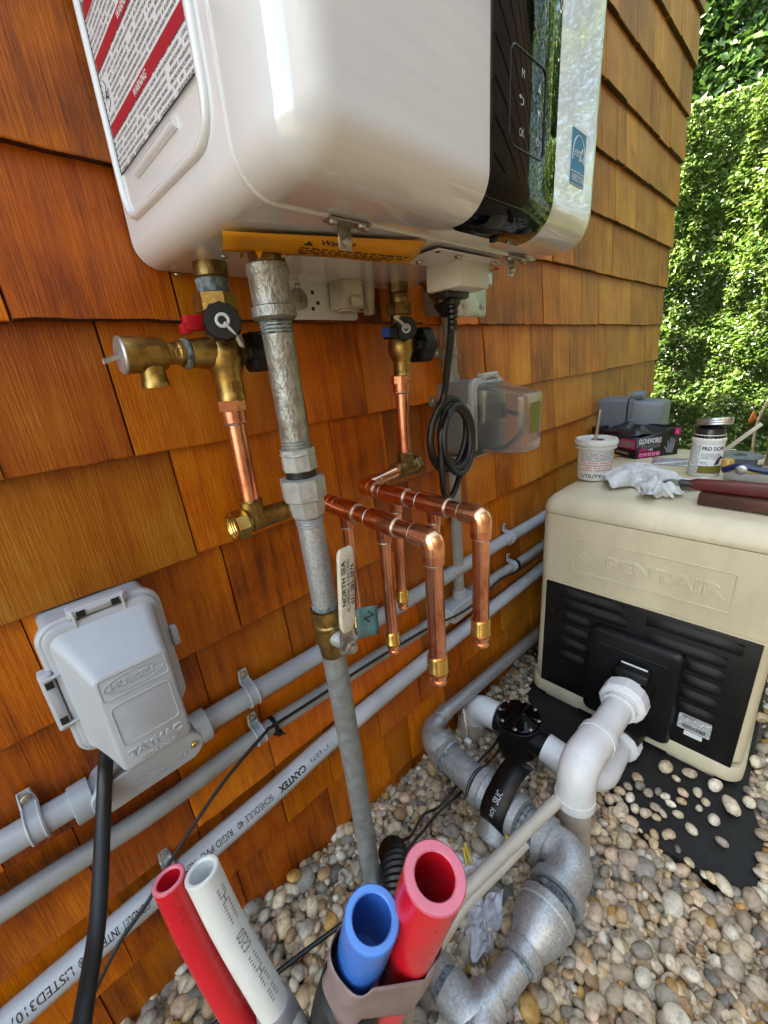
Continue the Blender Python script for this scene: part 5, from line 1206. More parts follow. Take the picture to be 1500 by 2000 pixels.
# ------------------------------------------------------------------ white PVC piping
def union_nut(x, y, z, r, t, name='union_nut'):
    m = MB(); L = []
    for hh, rr in ((0, r * .86), (.003, r), (.034, r), (.038, r * .95), (.040, r * .72)):
        L.append([Vector((x - hh, y + rr * (1 + (.035 if math.cos(8 * a) > .8 else 0)) * math.cos(a), z + rr * (1 + (.035 if math.cos(8 * a) > .8 else 0)) * math.sin(a))) for a in np.linspace(0, 2 * math.pi, 64, endpoint=False)])
    m.loops(L); return m.build(name, 'pvc_white_clean', t, sharp=30)
pv = thing('pvc_pipe', (.63, -.38, -.05), 'white PVC pipe from the heater outlet union, elbowed down into gravel', 'PVC pipe')
un = union_nut(.945, -.381, .152, .0505, pv)
m = MB(); m.tube([(.915, -.381, .152), (.74, -.375, .160)], .0315, 28); m.build('pipe', 'pvc_white', pv)
m = MB(); m.tube([(.915, -.381, .152), (.885, -.380, .153)], .0375, 28); m.build('union_collar', 'pvc_white', pv)
m = MB(); m.tube(fillet([(.775, -.376, .158), (.668, -.372, .170), (.660, -.376, .082)], .060, 10), .0375, 30); m.build('elbow', 'pvc_white', pv)
for p_, q_ in (((.775, -.376, .158), (.758, -.3755, .160)), ((.660, -.376, .079), (.6612, -.375, .098))):
    m = MB(); m.tube([p_, q_], .0392, 30); m.build('socket_collar', 'pvc_white', pv)
m = MB(); m.tube([(.660, -.376, .09), (.645, -.392, -.09)], .0315, 28); vp = m.build('pipe', 'pvc_cream', pv)
lettering('PVC1120 POTABLE', (.6245, -.3935, .040), Vector((-.07, -.1, -.99)), Vector((.99, -.05, .1)), .070, .007, 'print_black', vp, lift=.0030)
pl2 = thing('pvc_pipe', (.80, -.36, -.05), 'lower white PVC union and elbow behind the first pipe', 'PVC pipe')
union_nut(.960, -.383, .008, .046, pl2)
m = MB(); m.tube(fillet([(.93, -.383, .008), (.788, -.384, .010), (.785, -.285, .022)], .050, 10), .0325, 28); m.build('elbow', 'pvc_white', pl2)
m = MB(); m.tube([(.785, -.325, .018), (.785, -.258, .026)], .0355, 28); m.build('socket', 'pvc_white_clean', pl2)
cvx = .785
ck = thing('check_valve', (cvx, -.185, -.03), 'black check valve with round bolted lid between white PVC fittings', 'check valve')
m = MB(); m.tube([(cvx, -.270, .026), (cvx, -.105, .030)], .0315, 26); m.build('body_pipe', 'black_plastic', ck)
m = MB(); m.lathe([(-.075, .036), (-.060, .050), (0, .050), (.020, .050), (.022, .0555), (.034, .0555), (.036, .052)], (cvx, -.184, .035), Z, 28); m.build('body', 'black_plastic', ck)
m = MB(); m.lathe([(.036, .0545), (.044, .0535), (.046, .048), (.047, .042), (.052, .030), (.054, .004)], (cvx, -.184, .035), Z, 28); ld_ = m.build('lid', 'black_gloss', ck)
for k in range(8):
    a = k * math.pi / 4 + .3; screw((cvx + .049 * math.cos(a), -.184 + .049 * math.sin(a), .081), Z, .0046, ld_)
    m = MB(); m.tube([(cvx + .044 * math.cos(a), -.184 + .044 * math.sin(a), .082), (cvx + .010 * math.cos(a), -.184 + .010 * math.sin(a), .0885)], .0016, 6); m.build('lid_rib', 'black_gloss', ld_)
pe = thing('pvc_elbow', (cvx - .02, -.055, -.05), 'white PVC elbow turning down into gravel beside the house wall', 'PVC elbow')
m = MB(); m.tube(fillet([(cvx, -.122, .034), (cvx - .008, -.058, .034), (cvx - .018, -.050, -.05)], .048, 10), .0370, 28); m.build('elbow', 'pvc_white_clean', pe)
m = MB(); m.tube([(cvx - .014, -.050, -.005), (cvx - .020, -.050, -.10)], .0400, 28); m.build('socket', 'pvc_cream', pe)

# ------------------------------------------------------------------ galvanized ground run
gr = thing('gas_ground_pipe', (.50, -.25, 0), 'heavy galvanized gas piping lying on the gravel along the wall and forward', 'gas pipe')
m = GB(); m.tube([(1.9, -.05, .01), (1.165, -.05, .050), (.625, -.048, .103)], .0220, 22); m.build('wall_pipe', 'galvanized', gr)
m = GB(); m.tube(fillet([(.652, -.048, .100), (.596, -.042, .082), (.589, -.100, .058)], .045, 8), [.026] + [.028 + .0025 * k for k in range(9)] + [.0500], 26)
m.lathe([(0, .0255), (.012, .0275), (.013, .024)], (.645, -.048, .1005), X, 22); m.lathe([(-.010, .050), (0, .0525), (.012, .0525), (.014, .046)], (.589, -.095, .058), Vector((-.08, -1, -.05)), 28); m.build('reducing_elbow', 'galvanized_dull', gr)
dd = Vector((-.055, -1, 0)).normalized()
def gpos(y): return Vector((np.interp(y, [-.42, -.30, -.20, -.09], [.560, .567, .574, .588]), y, .055))
m = GB(); m.lathe([(0, .0445), (.004, .047), (.008, .0445)], gpos(-.108), dd, 26); m.build('dope_ring', 'thread_dope', gr)
m = GB(); m.tube([gpos(-.10), gpos(-.20)], .0430, 30); m.build('pipe', 'galvanized_dull', gr)
m = GB()
for k in range(3): m.lathe([(0, .0430), (.002, .0450), (.004, .0430)], gpos(-.190 - .005 * k), dd, 26)
m.build('threads', 'black_gasket', gr)
m = GB(); m.lathe([(0, .044), (.001, .0560), (.016, .0565), (.018, .0505), (.045, .0490), (.080, .0490), (.088, .0505), (.089, .0560), (.104, .0560), (.106, .045)], gpos(-.203), dd, 32); m.lathe([(0, .046), (.05, .045), (.058, .049), (.068, .049)], gpos(-.262), -Z * .9 - X * .45, 26); tee_ = m.build('tee', 'galvanized', gr)
m = GB(); m.lathe([(0, .0435), (.004, .047), (.008, .0435), (.012, .046), (.016, .043)], gpos(-.310), dd, 26); m.build('dope_ring', 'thread_dope', gr)
m = GB(); m.tube([gpos(-.30), gpos(-.36)], .0400, 26); m.build('nipple', 'galvanized_dull', gr)
m = GB(); m.lathe([(0, .0415), (.004, .046), (.010, .043)], gpos(-.340), dd, 26); m.build('dope_ring', 'thread_dope', gr)
e0, e1, e2 = gpos(-.345), Vector((.565, -.416, .055)), Vector((.488, -.413, .055))
m = GB(); m.tube(fillet([e0, e1, e2], .062, 12), [.0480] + [.0490 + .0035 * math.sin(math.pi * k / 12) for k in range(13)] + [.0500], 32)
m.lathe([(-.004, .047), (-.002, .0570), (.013, .0580), (.016, .050)], gpos(-.355), dd, 30); m.lathe([(-.016, .050), (-.013, .0590), (.002, .0600), (.004, .049)], (.491, -.413, .055), -X, 30); m.build('elbow', 'galvanized', gr)
m = GB()
for k in range(5): m.lathe([(0, .0470), (.0022, .0490), (.0044, .0470)], (.485 - .0046 * k, -.413, .055), -X, 28)
m.build('threads', 'thread_dope', gr)
m = GB(); m.lathe([(0, .047), (.001, .0595), (.016, .0600), (.018, .0560), (.032, .0555), (.042, .0530), (.062, .042), (.076, .0335), (.078, .0370), (.097, .0365), (.099, .028)], (.465, -.412, .055), Vector((-1, .02, 0)), 32); m.box((.437, -.4440, .076), (.030, .012, .008), .002, R=Matrix.Rotation(-.5, 3, 'X')); m.build('reducer', 'galvanized', gr)
m = GB(); m.lathe([(0, .0275), (.004, .030), (.010, .0275)], (.367, -.410, .055), -X, 24); m.build('dope_ring', 'thread_dope', gr)
m = GB(); m.tube([(.375, -.411, .055), (.290, -.398, .055)], .0285, 26); m.build('pipe', 'galvanized', gr)
m = GB(); m.lathe([(0, .0255), (.004, .028), (.008, .0255)], (.310, -.401, .055), -X, 24); m.build('threads', 'black_gasket', gr)
m = GB(); m.tube(fillet([(.306, -.400, .055), (.266, -.392, .055), (.268, -.345, .055)], .030, 8), .0360, 26); m.tube([(.280, -.396, .055), (.236, -.412, .05)], .0360, 24); m.build('tee', 'galvanized', gr)
m = GB(); m.lathe([(0, .0285), (.006, .0300), (.012, .0285)], (.268, -.345, .055), Y, 24); m.build('dope_ring', 'thread_dope', gr)
m = GB(); m.tube([(.268, -.35, .055), (.280, -.235, .045), (.289, -.160, .02)], .0285, 24); m.build('pipe', 'galvanized', gr)
# black silicone label strip bent over the tee
sg = []
for i in range(15):
    a = math.radians(-150 + 215 * i / 14); r_ = .0455 if i < 10 else .0455 + .006 * (i - 9) ** 1.35
    c_ = gpos(-.262); row = []
    for j in (-1, 1): row.append(c_ + dd * (-.027 * j) + (X * -math.cos(a) * -1 + Z * -math.sin(a) * -1) * 0 + Vector((math.sin(a) * r_, 0, math.cos(a) * r_)))
    sg.append(row)
m = MB(); m.grid(sg); ss = tag(m.build('rubber_strip', 'black_plastic', thick=.0022), 'black rubber strip lettered SILICONE bent over the galvanized tee', 'strip')
def stripw(a0, r_=.0470):
    def f(u, v):
        a = math.radians(a0) + u / r_; c_ = gpos(-.262) + dd * (.007 - v)
        return c_ + Vector((math.sin(a) * r_, 0, math.cos(a) * r_))
    return f
lettering('SILICONE', (0, 0, 0), X, Z, .050, .014, 'glyph_grey', ss, warp=stripw(-40)); lettering('ROJ', (0, 0, 0), X, Z, .018, .011, 'glyph_grey', ss, warp=stripw(-75)); lettering('CA', (0, 0, 0), X, Z, .016, .011, 'glyph_grey', ss, warp=stripw(22, .049))
# wire tag by the wall pipe
wt = thing('wire_tag', (.66, -.10, .06), 'white metal tag hanging on wire from the galvanized wall pipe', 'tag')
m = MB(); m.tube(spline([(.705, -.068, .085), (.69, -.085, .06), (.678, -.098, .035)], 5), .0010, 6); m.tube(spline([(.705, -.072, .085), (.694, -.092, .06), (.682, -.1, .035)], 5), .0010, 6); m.build('wire', 'screw_steel', wt)
m = MB(); m.box((.672, -.104, .018), (.014, .016, .026), .002); m.build('tag_plate', 'pvc_white', wt)
m = MB(); m.tube([Vector((.664 - .0016 * k + .003 * math.cos(k * 1.3), -.108 + .003 * math.sin(k * 1.3), .006 - .0008 * k)) for k in range(24)], .0009, 5); m.build('wire_tail', 'screw_steel', wt)
# ------------------------------------------------------------------ PEX tubes standing in the foreground
def pex(name, pts, r, ri, body, cut, label):
    t = thing(name, pts[-1], label, 'PEX tube'); p0, p1 = Vector(pts[0]), Vector(pts[1]); d = (p1 - p0).normalized()
    path = spline(pts, 6)
    m = MB(); m.pipe(path, r, ri, 36, .06); m.build('tube', body, t)
    u, w, _ = basis(d); ring = lambda o, rr: [o + (u * math.cos(2 * math.pi * k / 36) + w * math.sin(2 * math.pi * k / 36)) * rr for k in range(36)]
    m = MB(); m.loops([ring(p0 + d * .0006, ri - .0002), ring(p0 - d * .0004, ri + .0006), ring(p0 - d * .0004, r - .0006), ring(p0 + d * .0008, r + .0002)], (False, False)); m.build('cut_rim', cut, t)
    return t
rb = pex('pex_tube', [(.1124, -.4728, .685), (.105, -.4508, .5964), (.0988, -.4184, .472), (.094, -.395, .38), (.090, -.38, .02)], .0180, .0120, 'pex_red', 'pex_red_cut', 'wide open red PEX tube taped to the blue one in front')
bb = pex('pex_tube', [(.0815, -.4500, .660), (.0784, -.4376, .6116), (.0738, -.419, .539), (.069, -.40, .45), (.066, -.39, .02)], .0160, .0117, 'pex_blue', 'pex_blue_cut', 'open blue PEX tube beside the wide red one')
rsm = pex('pex_tube', [(.0055, -.322, .638), (.0070, -.333, .585), (.012, -.350, .52), (.022, -.37, .42), (.04, -.40, .02)], .0106, .0078, 'pex_red', 'pex_red_cut', 'narrow red PEX tube leaning beside the white one')
wsm = pex('pex_tube', [(.0235, -.336, .640), (.0270, -.350, .585), (.034, -.372, .52), (.044, -.395, .42), (.055, -.41, .02)], .0115, .0085, 'pex_white', 'pex_white', 'narrow white PEX tube with grey print next to the red')
def along(t, body, pts, r, s0, w_, h_, ang, mn):
    path = spline(pts, 12); ds = [0]
    for a, b in zip(path, path[1:]): ds.append(ds[-1] + (b - a).length)
    vc_ = Vector((0, -.575, .96))
    def f(u, v):
        s = s0 + u; i = min(max(1, int(np.searchsorted(ds, s))), len(path) - 1); k = (s - ds[i - 1]) / (ds[i] - ds[i - 1]); p = path[i - 1].lerp(path[i], k); d = (path[i] - path[i - 1]).normalized()
        n0 = Vector((.55, -.80, .25)); n0 = (n0 - d * n0.dot(d)).normalized(); b_ = d.cross(n0); a = ang + (v - h_ / 2) / r
        return p + (n0 * math.cos(a) + b_ * math.sin(a)) * (r + .0003)
    lettering(body, (0, 0, 0), X, Z, w_, h_, mn, t, warp=f, name='print')
WP = [(.0235, -.336, .640), (.0270, -.350, .585), (.034, -.372, .52), (.044, -.395, .42)]
along(wsm, 'IIHIIIIII', WP, .0115, .012, .030, .006, .15, 'washer_grey'); along(wsm, '0253', WP, .0115, .052, .016, .007, .25, 'washer_grey'); along(wsm, 'IIIIHIII IIII', WP, .0115, .074, .040, .006, .25, 'washer_grey')
m = MB(); m.lathe([(0, .0119), (.002, .0136), (.05, .0140), (.055, .0122)], (.0345, -.373, .518), Vector((.10, -.22, -1)), 22); tag(m.build('tape_wrap', 'grey_tape'), 'grey tape wound round the lower white PEX tube', 'tape')
# brown tape binding blue and red
tp = []
for i in range(9):
    q = i / 8; cr, cbl = Vector((.1066, -.4498, .595)).lerp(Vector((.1025, -.4330, .529)), q), Vector((.0790, -.4400, .622)).lerp(Vector((.0755, -.4260, .566)), q)
    row = []
    for k in range(40):
        a = 2 * math.pi * k / 40; dvec = Vector((math.cos(a), math.sin(a), 0))
        c_, rr = max(((cr, .0186), (cbl, .0166)), key=lambda t_: t_[0].dot(dvec) + t_[1])      # taut hull round both tubes
        row.append(c_ + dvec * (rr + .0034 + .0008 * math.sin(5 * a + i)) + Vector((0, 0, .006 * math.sin(3 * a) * (1 if i in (0, 8) else .3))))
    tp.append(row)
m = MB(); m.loops(tp, (False, False)); tag(m.build('tape_wrap', 'brown_tape', thick=.0008), 'wrinkled brown tape binding the blue and wide red tubes', 'tape')
m = MB(); m.lathe([(0, .019), (.003, .0225), (.05, .025), (.40, .030), (.56, .032)], (.0752, -.4245, .560), Vector((-.06, .25, -1)), 26)
tag(m.build('pipe_sleeve', 'black_matte'), 'black foam sleeve round the base of the blue and red tubes', 'sleeve')
# two beige tubes poking out past the wide red tube
for a_, b_, lab in (((.4449, -.4188, .347), (.2833, -.3662, .293), 'longer beige plastic tube slanting over the galvanized tee'), ((.3835, -.4006, .3105), (.2787, -.3691, .2770), 'shorter beige plastic tube with open end below the longer one')):
    a_, b_ = Vector(a_), Vector(b_); t = thing('plastic_tube', b_, lab, 'tube'); m = MB(); m.pipe([a_, a_.lerp(b_, .5), b_, Vector((.20, -.34, .18)), Vector((.17, -.33, .0))], .0088, .0066, 24, .05); m.build('tube', 'tube_beige', t)
# rags
def rag(name, c, sx_, sy_, hgt, seed, mname, label, rot=0.0):
    r_ = random.Random(seed); n_ = 22; ph_ = [(r_.uniform(6, 16), r_.uniform(-12, 12), r_.uniform(0, 6.28)) for _ in range(6)]; G = []
    for i in range(n_):
        row = []
        for j in range(n_):
            u_, v_ = i / (n_ - 1) - .5, j / (n_ - 1) - .5; rr = math.hypot(u_, v_) * 2
            f = sum(math.sin(a * u_ * 1.6 + b * v_ * 1.6 + c2) for a, b, c2 in ph_) / 6
            edge = .82 + .22 * math.sin(3 * math.atan2(v_, u_) + seed) + .1 * math.sin(7 * math.atan2(v_, u_))
            x_, y_ = u_ * sx_ * edge * (1 + .12 * f), v_ * sy_ * edge * (1 - .12 * f); z_ = hgt * max(0, .5 + 1.0 * f) * (1.15 - .55 * min(1, rr)) + .003
            row.append(Vector(c) + Vector((x_ * math.cos(rot) - y_ * math.sin(rot), x_ * math.sin(rot) + y_ * math.cos(rot), z_)))
        G.append(row)
    m = MB(); m.grid(G); return tag(m.build(name, mname, sharp=70, thick=.0012, sub=1), label, 'rag')
rag('cloth_rag', (.430, -.262, .002), .085, .070, .030, 3, 'rag_violet', 'pale rag crumpled on gravel beside the silicone strip')
rag('cloth_rag', (.395, -.322, -.006), .115, .075, .028, 5, 'rag_violet', 'larger pale rag on gravel below the beige tubes', .5)
m = MB(); m.tube(spline([(.455, -.243, .035), (.440, -.262, .018), (.436, -.290, .020), (.448, -.312, .025), (.480, -.322, .03), (.505, -.318, .04), (.520, -.300, .055)], 6), .0028, 8); m.tube(spline([(.462, -.240, .036), (.449, -.268, .02), (.446, -.290, .016), (.46, -.31, .02)], 6), .0026, 8)
tag(m.build('yellow_wire', 'yellow_wire'), 'yellow tracer wire looped under the galvanized tee', 'wire')
m = MB(); m.tube(spline([(.79, -.135, .02), (.736, -.150, .006), (.66, -.15, .012), (.571, -.150, .02), (.50, -.146, .012), (.452, -.140, .03), (.40, -.15, .035), (.373, -.150, .05), (.335, -.165, .06), (.31, -.18, .04)], 7), .0032, 8)
tag(m.build('black_wire', 'black_rubber'), 'black wire lying on gravel from the check valve to the gas riser foot', 'wire')
m = MB(); m.tube(spline([(.80, -.160, .02), (.74, -.168, .004), (.62, -.166, .012), (.54, -.165, .02), (.48, -.160, .028), (.42, -.165, .040), (.37, -.17, .05), (.32, -.185, .05)], 7), .0030, 8)
tag(m.build('black_wire', 'black_rubber'), 'second black wire lying nearer the camera over the gravel', 'wire')
m = MB(); m.tube(spline([(.285, -.20, .035), (.22, -.165, .04), (.159, -.148, .045), (.086, -.135, .055), (.0, -.12, .06), (-.1, -.1, .06)], 7), .0040, 8)
tag(m.build('black_wire', 'black_rubber'), 'black wire running left over gravel behind the blue tube', 'wire')
cf = [Vector((.345, -.150, .055)), Vector((.330, -.175, .075)), Vector((.305, -.205, .075)), Vector((.27, -.235, .055)), Vector((.22, -.27, .0))]
cf = spline(cf, 10); m = MB(); m.tube(cf, [.026 + .0022 * (i % 2) for i in range(len(cf))], 18); tag(m.build('corrugated_hose', 'black_rubber', sharp=20), 'black corrugated hose end at the foot of the gas riser', 'hose')

# ------------------------------------------------------------------ clutter on top of the pool heater
TZ = PZ
tb = thing('plastic_tub', (1.205, -.168, TZ), 'white plaster tub with stained lid and stirring rod, left on the pool heater', 'tub')
tcx, tcy = 1.205, -.168
m = MB(); m.lathe([(0, .0395), (.002, .0415), (.088, .0455), (.090, .0455)], (tcx, tcy, TZ), Z, 36); m.build('tub_body', 'tub_white', tb)
m = MB(); m.lathe([(.086, .0462), (.088, .0520), (.093, .0525), (.0935, .0495), (.098, .0495), (.0985, .0530), (.108, .0530), (.112, .0515), (.112, .0475), (.109, .0465), (.109, .002)], (tcx, tcy, TZ), Z, 40); tl = m.build('tub_lid', 'tub_white', tb)
for k in range(18):
    a = 2 * math.pi * k / 18; m = MB(); m.box((tcx + .0532 * math.cos(a), tcy + .0532 * math.sin(a), TZ + .1035), (.003, .003, .008), .0008, 1, R=Matrix.Rotation(a, 3, 'Z')); m.build('lid_rib', 'tub_white', tl)
m = MB(); m.loft((tcx - .004, tcy - .004, TZ + .1092), X, Y, Z, [(.022, .030, .006, 0), (.022, .030, .006, .0006)], 4); m.build('lid_hole', 'dark_line', tl)
m = MB(); m.tube([(tcx - .010, tcy + .002, TZ + .05), (tcx - .012, tcy - .006, TZ + .190)], .0042, 12); tag(m.build('stirring_rod', 'bracket_steel'), 'thin metal rod standing in the plaster tub', 'rod')
def curved(cx_, cy_, r0, r1, z0, z1, a0, a1, name, mn, parent):
    G = [[(cx_ + (r0 + (r1 - r0) * i / 4) * math.cos(a), cy_ + (r0 + (r1 - r0) * i / 4) * math.sin(a), z0 + (z1 - z0) * i / 4) for a in np.linspace(a0, a1, 16)] for i in range(5)]
    m = MB(); m.grid(G); return m.build(name, mn, parent)
curved(tcx, tcy, .0455, .0462, TZ + .056, TZ + .080, math.radians(150), math.radians(285), 'blue_print', 'tub_print_blue', tb)
curved(tcx, tcy, .0445, .0455, TZ + .028, TZ + .056, math.radians(150), math.radians(285), 'red_print', 'tub_print_red', tb)
def cyl_text(cx_, cy_, r_, z_, a_start):
    return lambda u, v: Vector((cx_ + r_ * math.cos(a_start + u / r_), cy_ + r_ * math.sin(a_start + u / r_), z_ + v))
lettering('UTILITY', (0, 0, 0), X, Z, .055, .009, 'print_black', tb, bold=.02, warp=cyl_text(tcx, tcy, .0432, TZ + .010, math.radians(155)))

gd = Vector((.122, -.087, 0)).normalized(); gl = Vector((.169, .167, 0)).normalized(); gl = Vector((-gd.y, gd.x, 0)); go = Vector((1.469, -.200, TZ))
gb = thing('glove_box', go, 'black and magenta cardboard glove box torn open on the pool heater', 'glove box')
GWd, GLn, GHt = .150, .225, .070
m = MB()
b8 = [go, go + gd * GWd, go + gd * GWd + gl * GLn, go + gl * GLn]
t8 = [go + Z * (GHt - .006), go + gd * GWd + Z * (GHt + .022), go + gd * (GWd - .004) + gl * GLn + Z * (GHt + .006), go + gl * GLn + Z * (GHt + .002)]
m.add(b8 + t8, [(0, 1, 5, 4), (1, 2, 6, 5), (2, 3, 7, 6), (3, 0, 4, 7), (3, 2, 1, 0)]); m.build('carton', 'box_black', gb, sharp=10, thick=.0012)
G = [[t8[0].lerp(t8[3], j / 5).lerp(t8[1].lerp(t8[2], j / 5), i / 6) + Z * (-.010 * math.sin(math.pi * i / 6) * (1 + .6 * math.sin(j * 2)) - .002) for j in range(6)] for i in range(7)]
m = MB(); m.grid(G); m.build('carton_top', 'box_black', gb, sharp=40, thick=.0008)
nf = -gl
lettering('GLOVEWORKS', go + gd * .006 + Z * .046 + nf * .0012, gd, Z, .078, .017, 'print_white', gb, bold=.015)
m = MB(); m.loft(go + gd * .048 + Z * .011 + nf * .0008, gd, Z, nf, [(.078, .015, .002, 0), (.078, .015, .002, .0005)], 3); mg = m.build('magenta_band', 'magenta', gb)
for k in range(5): bead([go + gd * (.018 + .015 * k + .0042 * math.cos(a)) + Z * (.011 + .0042 * math.sin(a)) + nf * .0016 for a in np.linspace(0, 6.28, 12, endpoint=False)], .0006, 'round_symbol', 'print_white', mg, closed=True, n=4)
m = MB(); m.loft(go + gd * .139 + Z * .076 + nf * .0008, gd, Z, nf, [(.020, .020, .002, 0), (.020, .020, .002, .0005)], 3); mg2 = m.build('size_patch', 'magenta', gb)
lettering('L', go + gd * .1365 + Z * .071 + nf * .0015, gd, Z, .005, .009, 'print_white', mg2)
m = MB(); m.box(go + gd * .050 + Z * .036 + nf * .0009, (.065, .0006, .012), R=Matrix.Rotation(math.atan2(gd.y, gd.x), 3, 'Z')); m.build('small_print', 'box_print', gb)
m = MB(); m.loft(go + gd * .025 + Z * .026 + nf * .0008, gd, Z, nf, [(.030, .007, .001, 0), (.030, .007, .001, .0005)], 2); m.build('magenta_mark', 'magenta', gb)
lettering('100', go + gd * .044 + Z * .0225 + nf * .0008, gd, Z, .014, .007, 'print_white', gb, bold=.02)
hand = [(0, 0), (.020, -.002), (.024, .016), (.026, .040), (.022, .040), (.019, .022), (.018, .046), (.014, .047), (.013, .024), (.010, .048), (.006, .047), (.007, .022), (.001, .040), (-.003, .037), (.001, .014), (-.009, .022), (-.011, .018)]
m = MB(); m.poly(hand, go + gd * .110 + Z * .010 + nf * .0008, gd, Z, nf, .0006); m.build('printed_glove', 'far_box_grey', gb)
# side panel in magenta with worn stripe, torn opening with gloves
ns = -gd
m = MB(); m.poly([(.004, .030), (.150, .024), (.215, .036), (.215, .062), (.165, .050), (.120, .036), (.06, .058), (.004, .058)], go + ns * .0012, gl, Z, ns, .0006); m.build('magenta_side', 'magenta', gb)
m = MB(); m.poly([(.012, .036), (.110, .028), (.11, .034), (.06, .052), (.012, .052)], go + ns * .0020, gl, Z, ns, .0006); m.build('worn_stripe', 'brown_tape', gb)
m = MB(); m.poly([(.03, .008), (.09, .008), (.09, .016), (.03, .016)], go + ns * .0012, gl, Z, ns, .0006); m.build('side_mark', 'washer_grey', gb)
gc = go + gd * .065 + gl * .12 + Z * (GHt - .004)
G = []
for i in range(16):
    row = []
    for j in range(16):
        u_, v_ = i / 15 - .5, j / 15 - .5; f = math.sin(9 * u_ + 5 * v_) * .5 + math.sin(15 * v_ - 6 * u_) * .35; row.append(gc + gd * u_ * .11 + gl * v_ * .15 + Z * (.026 * max(0, 1 - 3.2 * (u_ * u_ + v_ * v_)) * (1 + .6 * f) - .002))
    G.append(row)
m = MB(); m.grid(G); m.build('glove_bunch', 'glove_black', gb, sharp=70, sub=1)
m = MB(); m.poly([(0, 0), (.05, .004), (.042, .026), (.01, .022)], t8[3] + Z * .001, -gl, gd * -.9 + Z * .4, Z, .0008); m.build('torn_flap', 'magenta', gb)

jr = thing('dope_jar', (1.362, -.394, TZ), 'open jar labelled PRO DOPE with smeared grey paste', 'jar'); jx, jy = 1.362, -.394
m = MB(); m.lathe([(0, .033), (.003, .0355), (.090, .0355), (.094, .037), (.100, .037), (.102, .0345), (.112, .034), (.112, .030), (.10, .029), (.02, .028)], (jx, jy, TZ), Z, 36); m.build('jar_body', 'tub_white', jr)
m = MB(); m.lathe([(0, .0345), (.004, .0352), (.012, .0325), (.022, .0310), (.024, .028)], (jx, jy, TZ + .103), Z, 24); m.build('paste', 'glove_black', jr)
curved(jx, jy, .0361, .0361, TZ + .012, TZ + .088, math.radians(108), math.radians(166), 'jar_small_print', 'jar_print', jr)
curved(jx, jy, .0361, .0361, TZ + .012, TZ + .088, math.radians(166), math.radians(262), 'jar_label', 'label_white', jr)
curved(jx, jy, .0364, .0364, TZ + .012, TZ + .032, math.radians(166), math.radians(262), 'olive_band', 'olive_label', jr)
curved(jx, jy, .0364, .0364, TZ + .050, TZ + .066, math.radians(170), math.radians(240), 'jar_fine_print', 'jar_print', jr)
lettering('PRO DOPE', (0, 0, 0), X, Z, .052, .0105, 'print_black', jr, bold=.03, warp=cyl_text(jx, jy, .0366, TZ + .072, math.radians(171)))
lettering('FDC', (0, 0, 0), X, Z, .016, .007, 'print_black', jr, bold=.01, warp=cyl_text(jx, jy, .0366, TZ + .036, math.radians(172)))
m = MB(); m.poly([(0, 0), (.010, .004), (.012, .016), (.018, .020), (.012, .026), (.004, .014)], (jx - .030, jy - .0235, TZ + .034), Vector((.62, -.78, 0)), Z, Vector((-.78, -.62, 0)), .0006); m.build('drawn_pipe', 'print_black', jr)
m = MB(); lo = Vector((jx + .012, jy - .004, TZ + .140)); la = Vector((.15, .10, 1)).normalized(); m.lathe([(-.010, .030), (-.008, .0385), (-.004, .0375), (-.002, .0390), (.002, .0378), (.004, .039), (.008, .038), (.010, .034), (.008, .004)], lo, la, 34)
ldm = tag(m.build('jar_lid', 'lid_metal'), 'tilted metal lid with brush resting over the dope jar', 'lid')
m = MB(); m.tube([lo - la * .008, lo - la * .040], .004, 8); m.build('brush_stem', 'screw_steel', ldm)
m = MB(); m.lathe([(0, .012), (.010, .022), (.016, .024), (.020, .004)], lo - la * .030, la, 18); m.build('paste_clump', 'glove_black', ldm)
rag('cloth_rag', (1.215, -.285, TZ), .19, .20, .050, 9, 'rag_cloth', 'dirty white work rag crumpled on the pool heater beside the tub', .7)
rag('cloth_rag', (1.125, -.345, TZ - .004), .10, .10, .040, 12, 'rag_cloth', 'rolled end of white rag hanging at the pool heater edge', .2)
m = MB(); m.lathe([(0, .018), (.008, .022), (.014, .014)], (1.16, -.318, TZ), Z, 18); tag(m.build('rubber_pad', 'black_rubber'), 'flat black rubber piece under the work rag', 'pad')
pk = MB(); pk.box((1.145, -.62, TZ + .0130), (.110, .38, .025), .002, R=Matrix.Rotation(-.02, 3, 'Z')); tag(pk.build('wood_plank', 'red_wood'), 'short red-brown wooden board at the pool heater front edge', 'board')
wr = thing('pipe_wrench', (1.11, -.56, TZ + .04), 'dark red tool handle lying across the wooden board', 'wrench')
wa, wb = Vector((1.112, -.408, TZ + .040)), Vector((1.138, -.80, TZ + .042)); wd = (wb - wa).normalized(); ws = wd.cross(Z)
m = MB(); m.loft(wa, ws, Z, wd, [(.014, .016, .004, 0), (.018, .026, .006, .01), (.020, .030, .006, .10), (.020, .032, .006, .39)], 4); m.build('handle', 'wrench_red', wr)
m = MB(); m.lathe([(-.022, .004), (-.018, .009), (.004, .009)], wa, wd, 12); m.build('handle_tip', 'black_rubber', wr)
sp = thing('tape_spool', (1.49, -.452, TZ), 'flat grey spool lying beside the jar', 'spool')
for z0, mn in ((.030, 'spool_grey'), (.0, 'black_plastic')):
    m = MB(); L = []
    m.lathe([(z0, .0165), (z0, .052), (z0 + .0035, .052), (z0 + .0042, .050), (z0 + .0042, .0165)], (1.49, -.452, TZ), Z, 36); m.build('spool_flange', mn, sp)
m = MB(); m.lathe([(.004, .040), (.030, .040)], (1.49, -.452, TZ), Z, 32); m.build('spool_core', 'spool_grey', sp)
m = MB(); m.lathe([(.0342, .0165), (.0345, .0163)], (1.49, -.452, TZ), Z, 24); m.build('spool_hole', 'dark_line', sp)
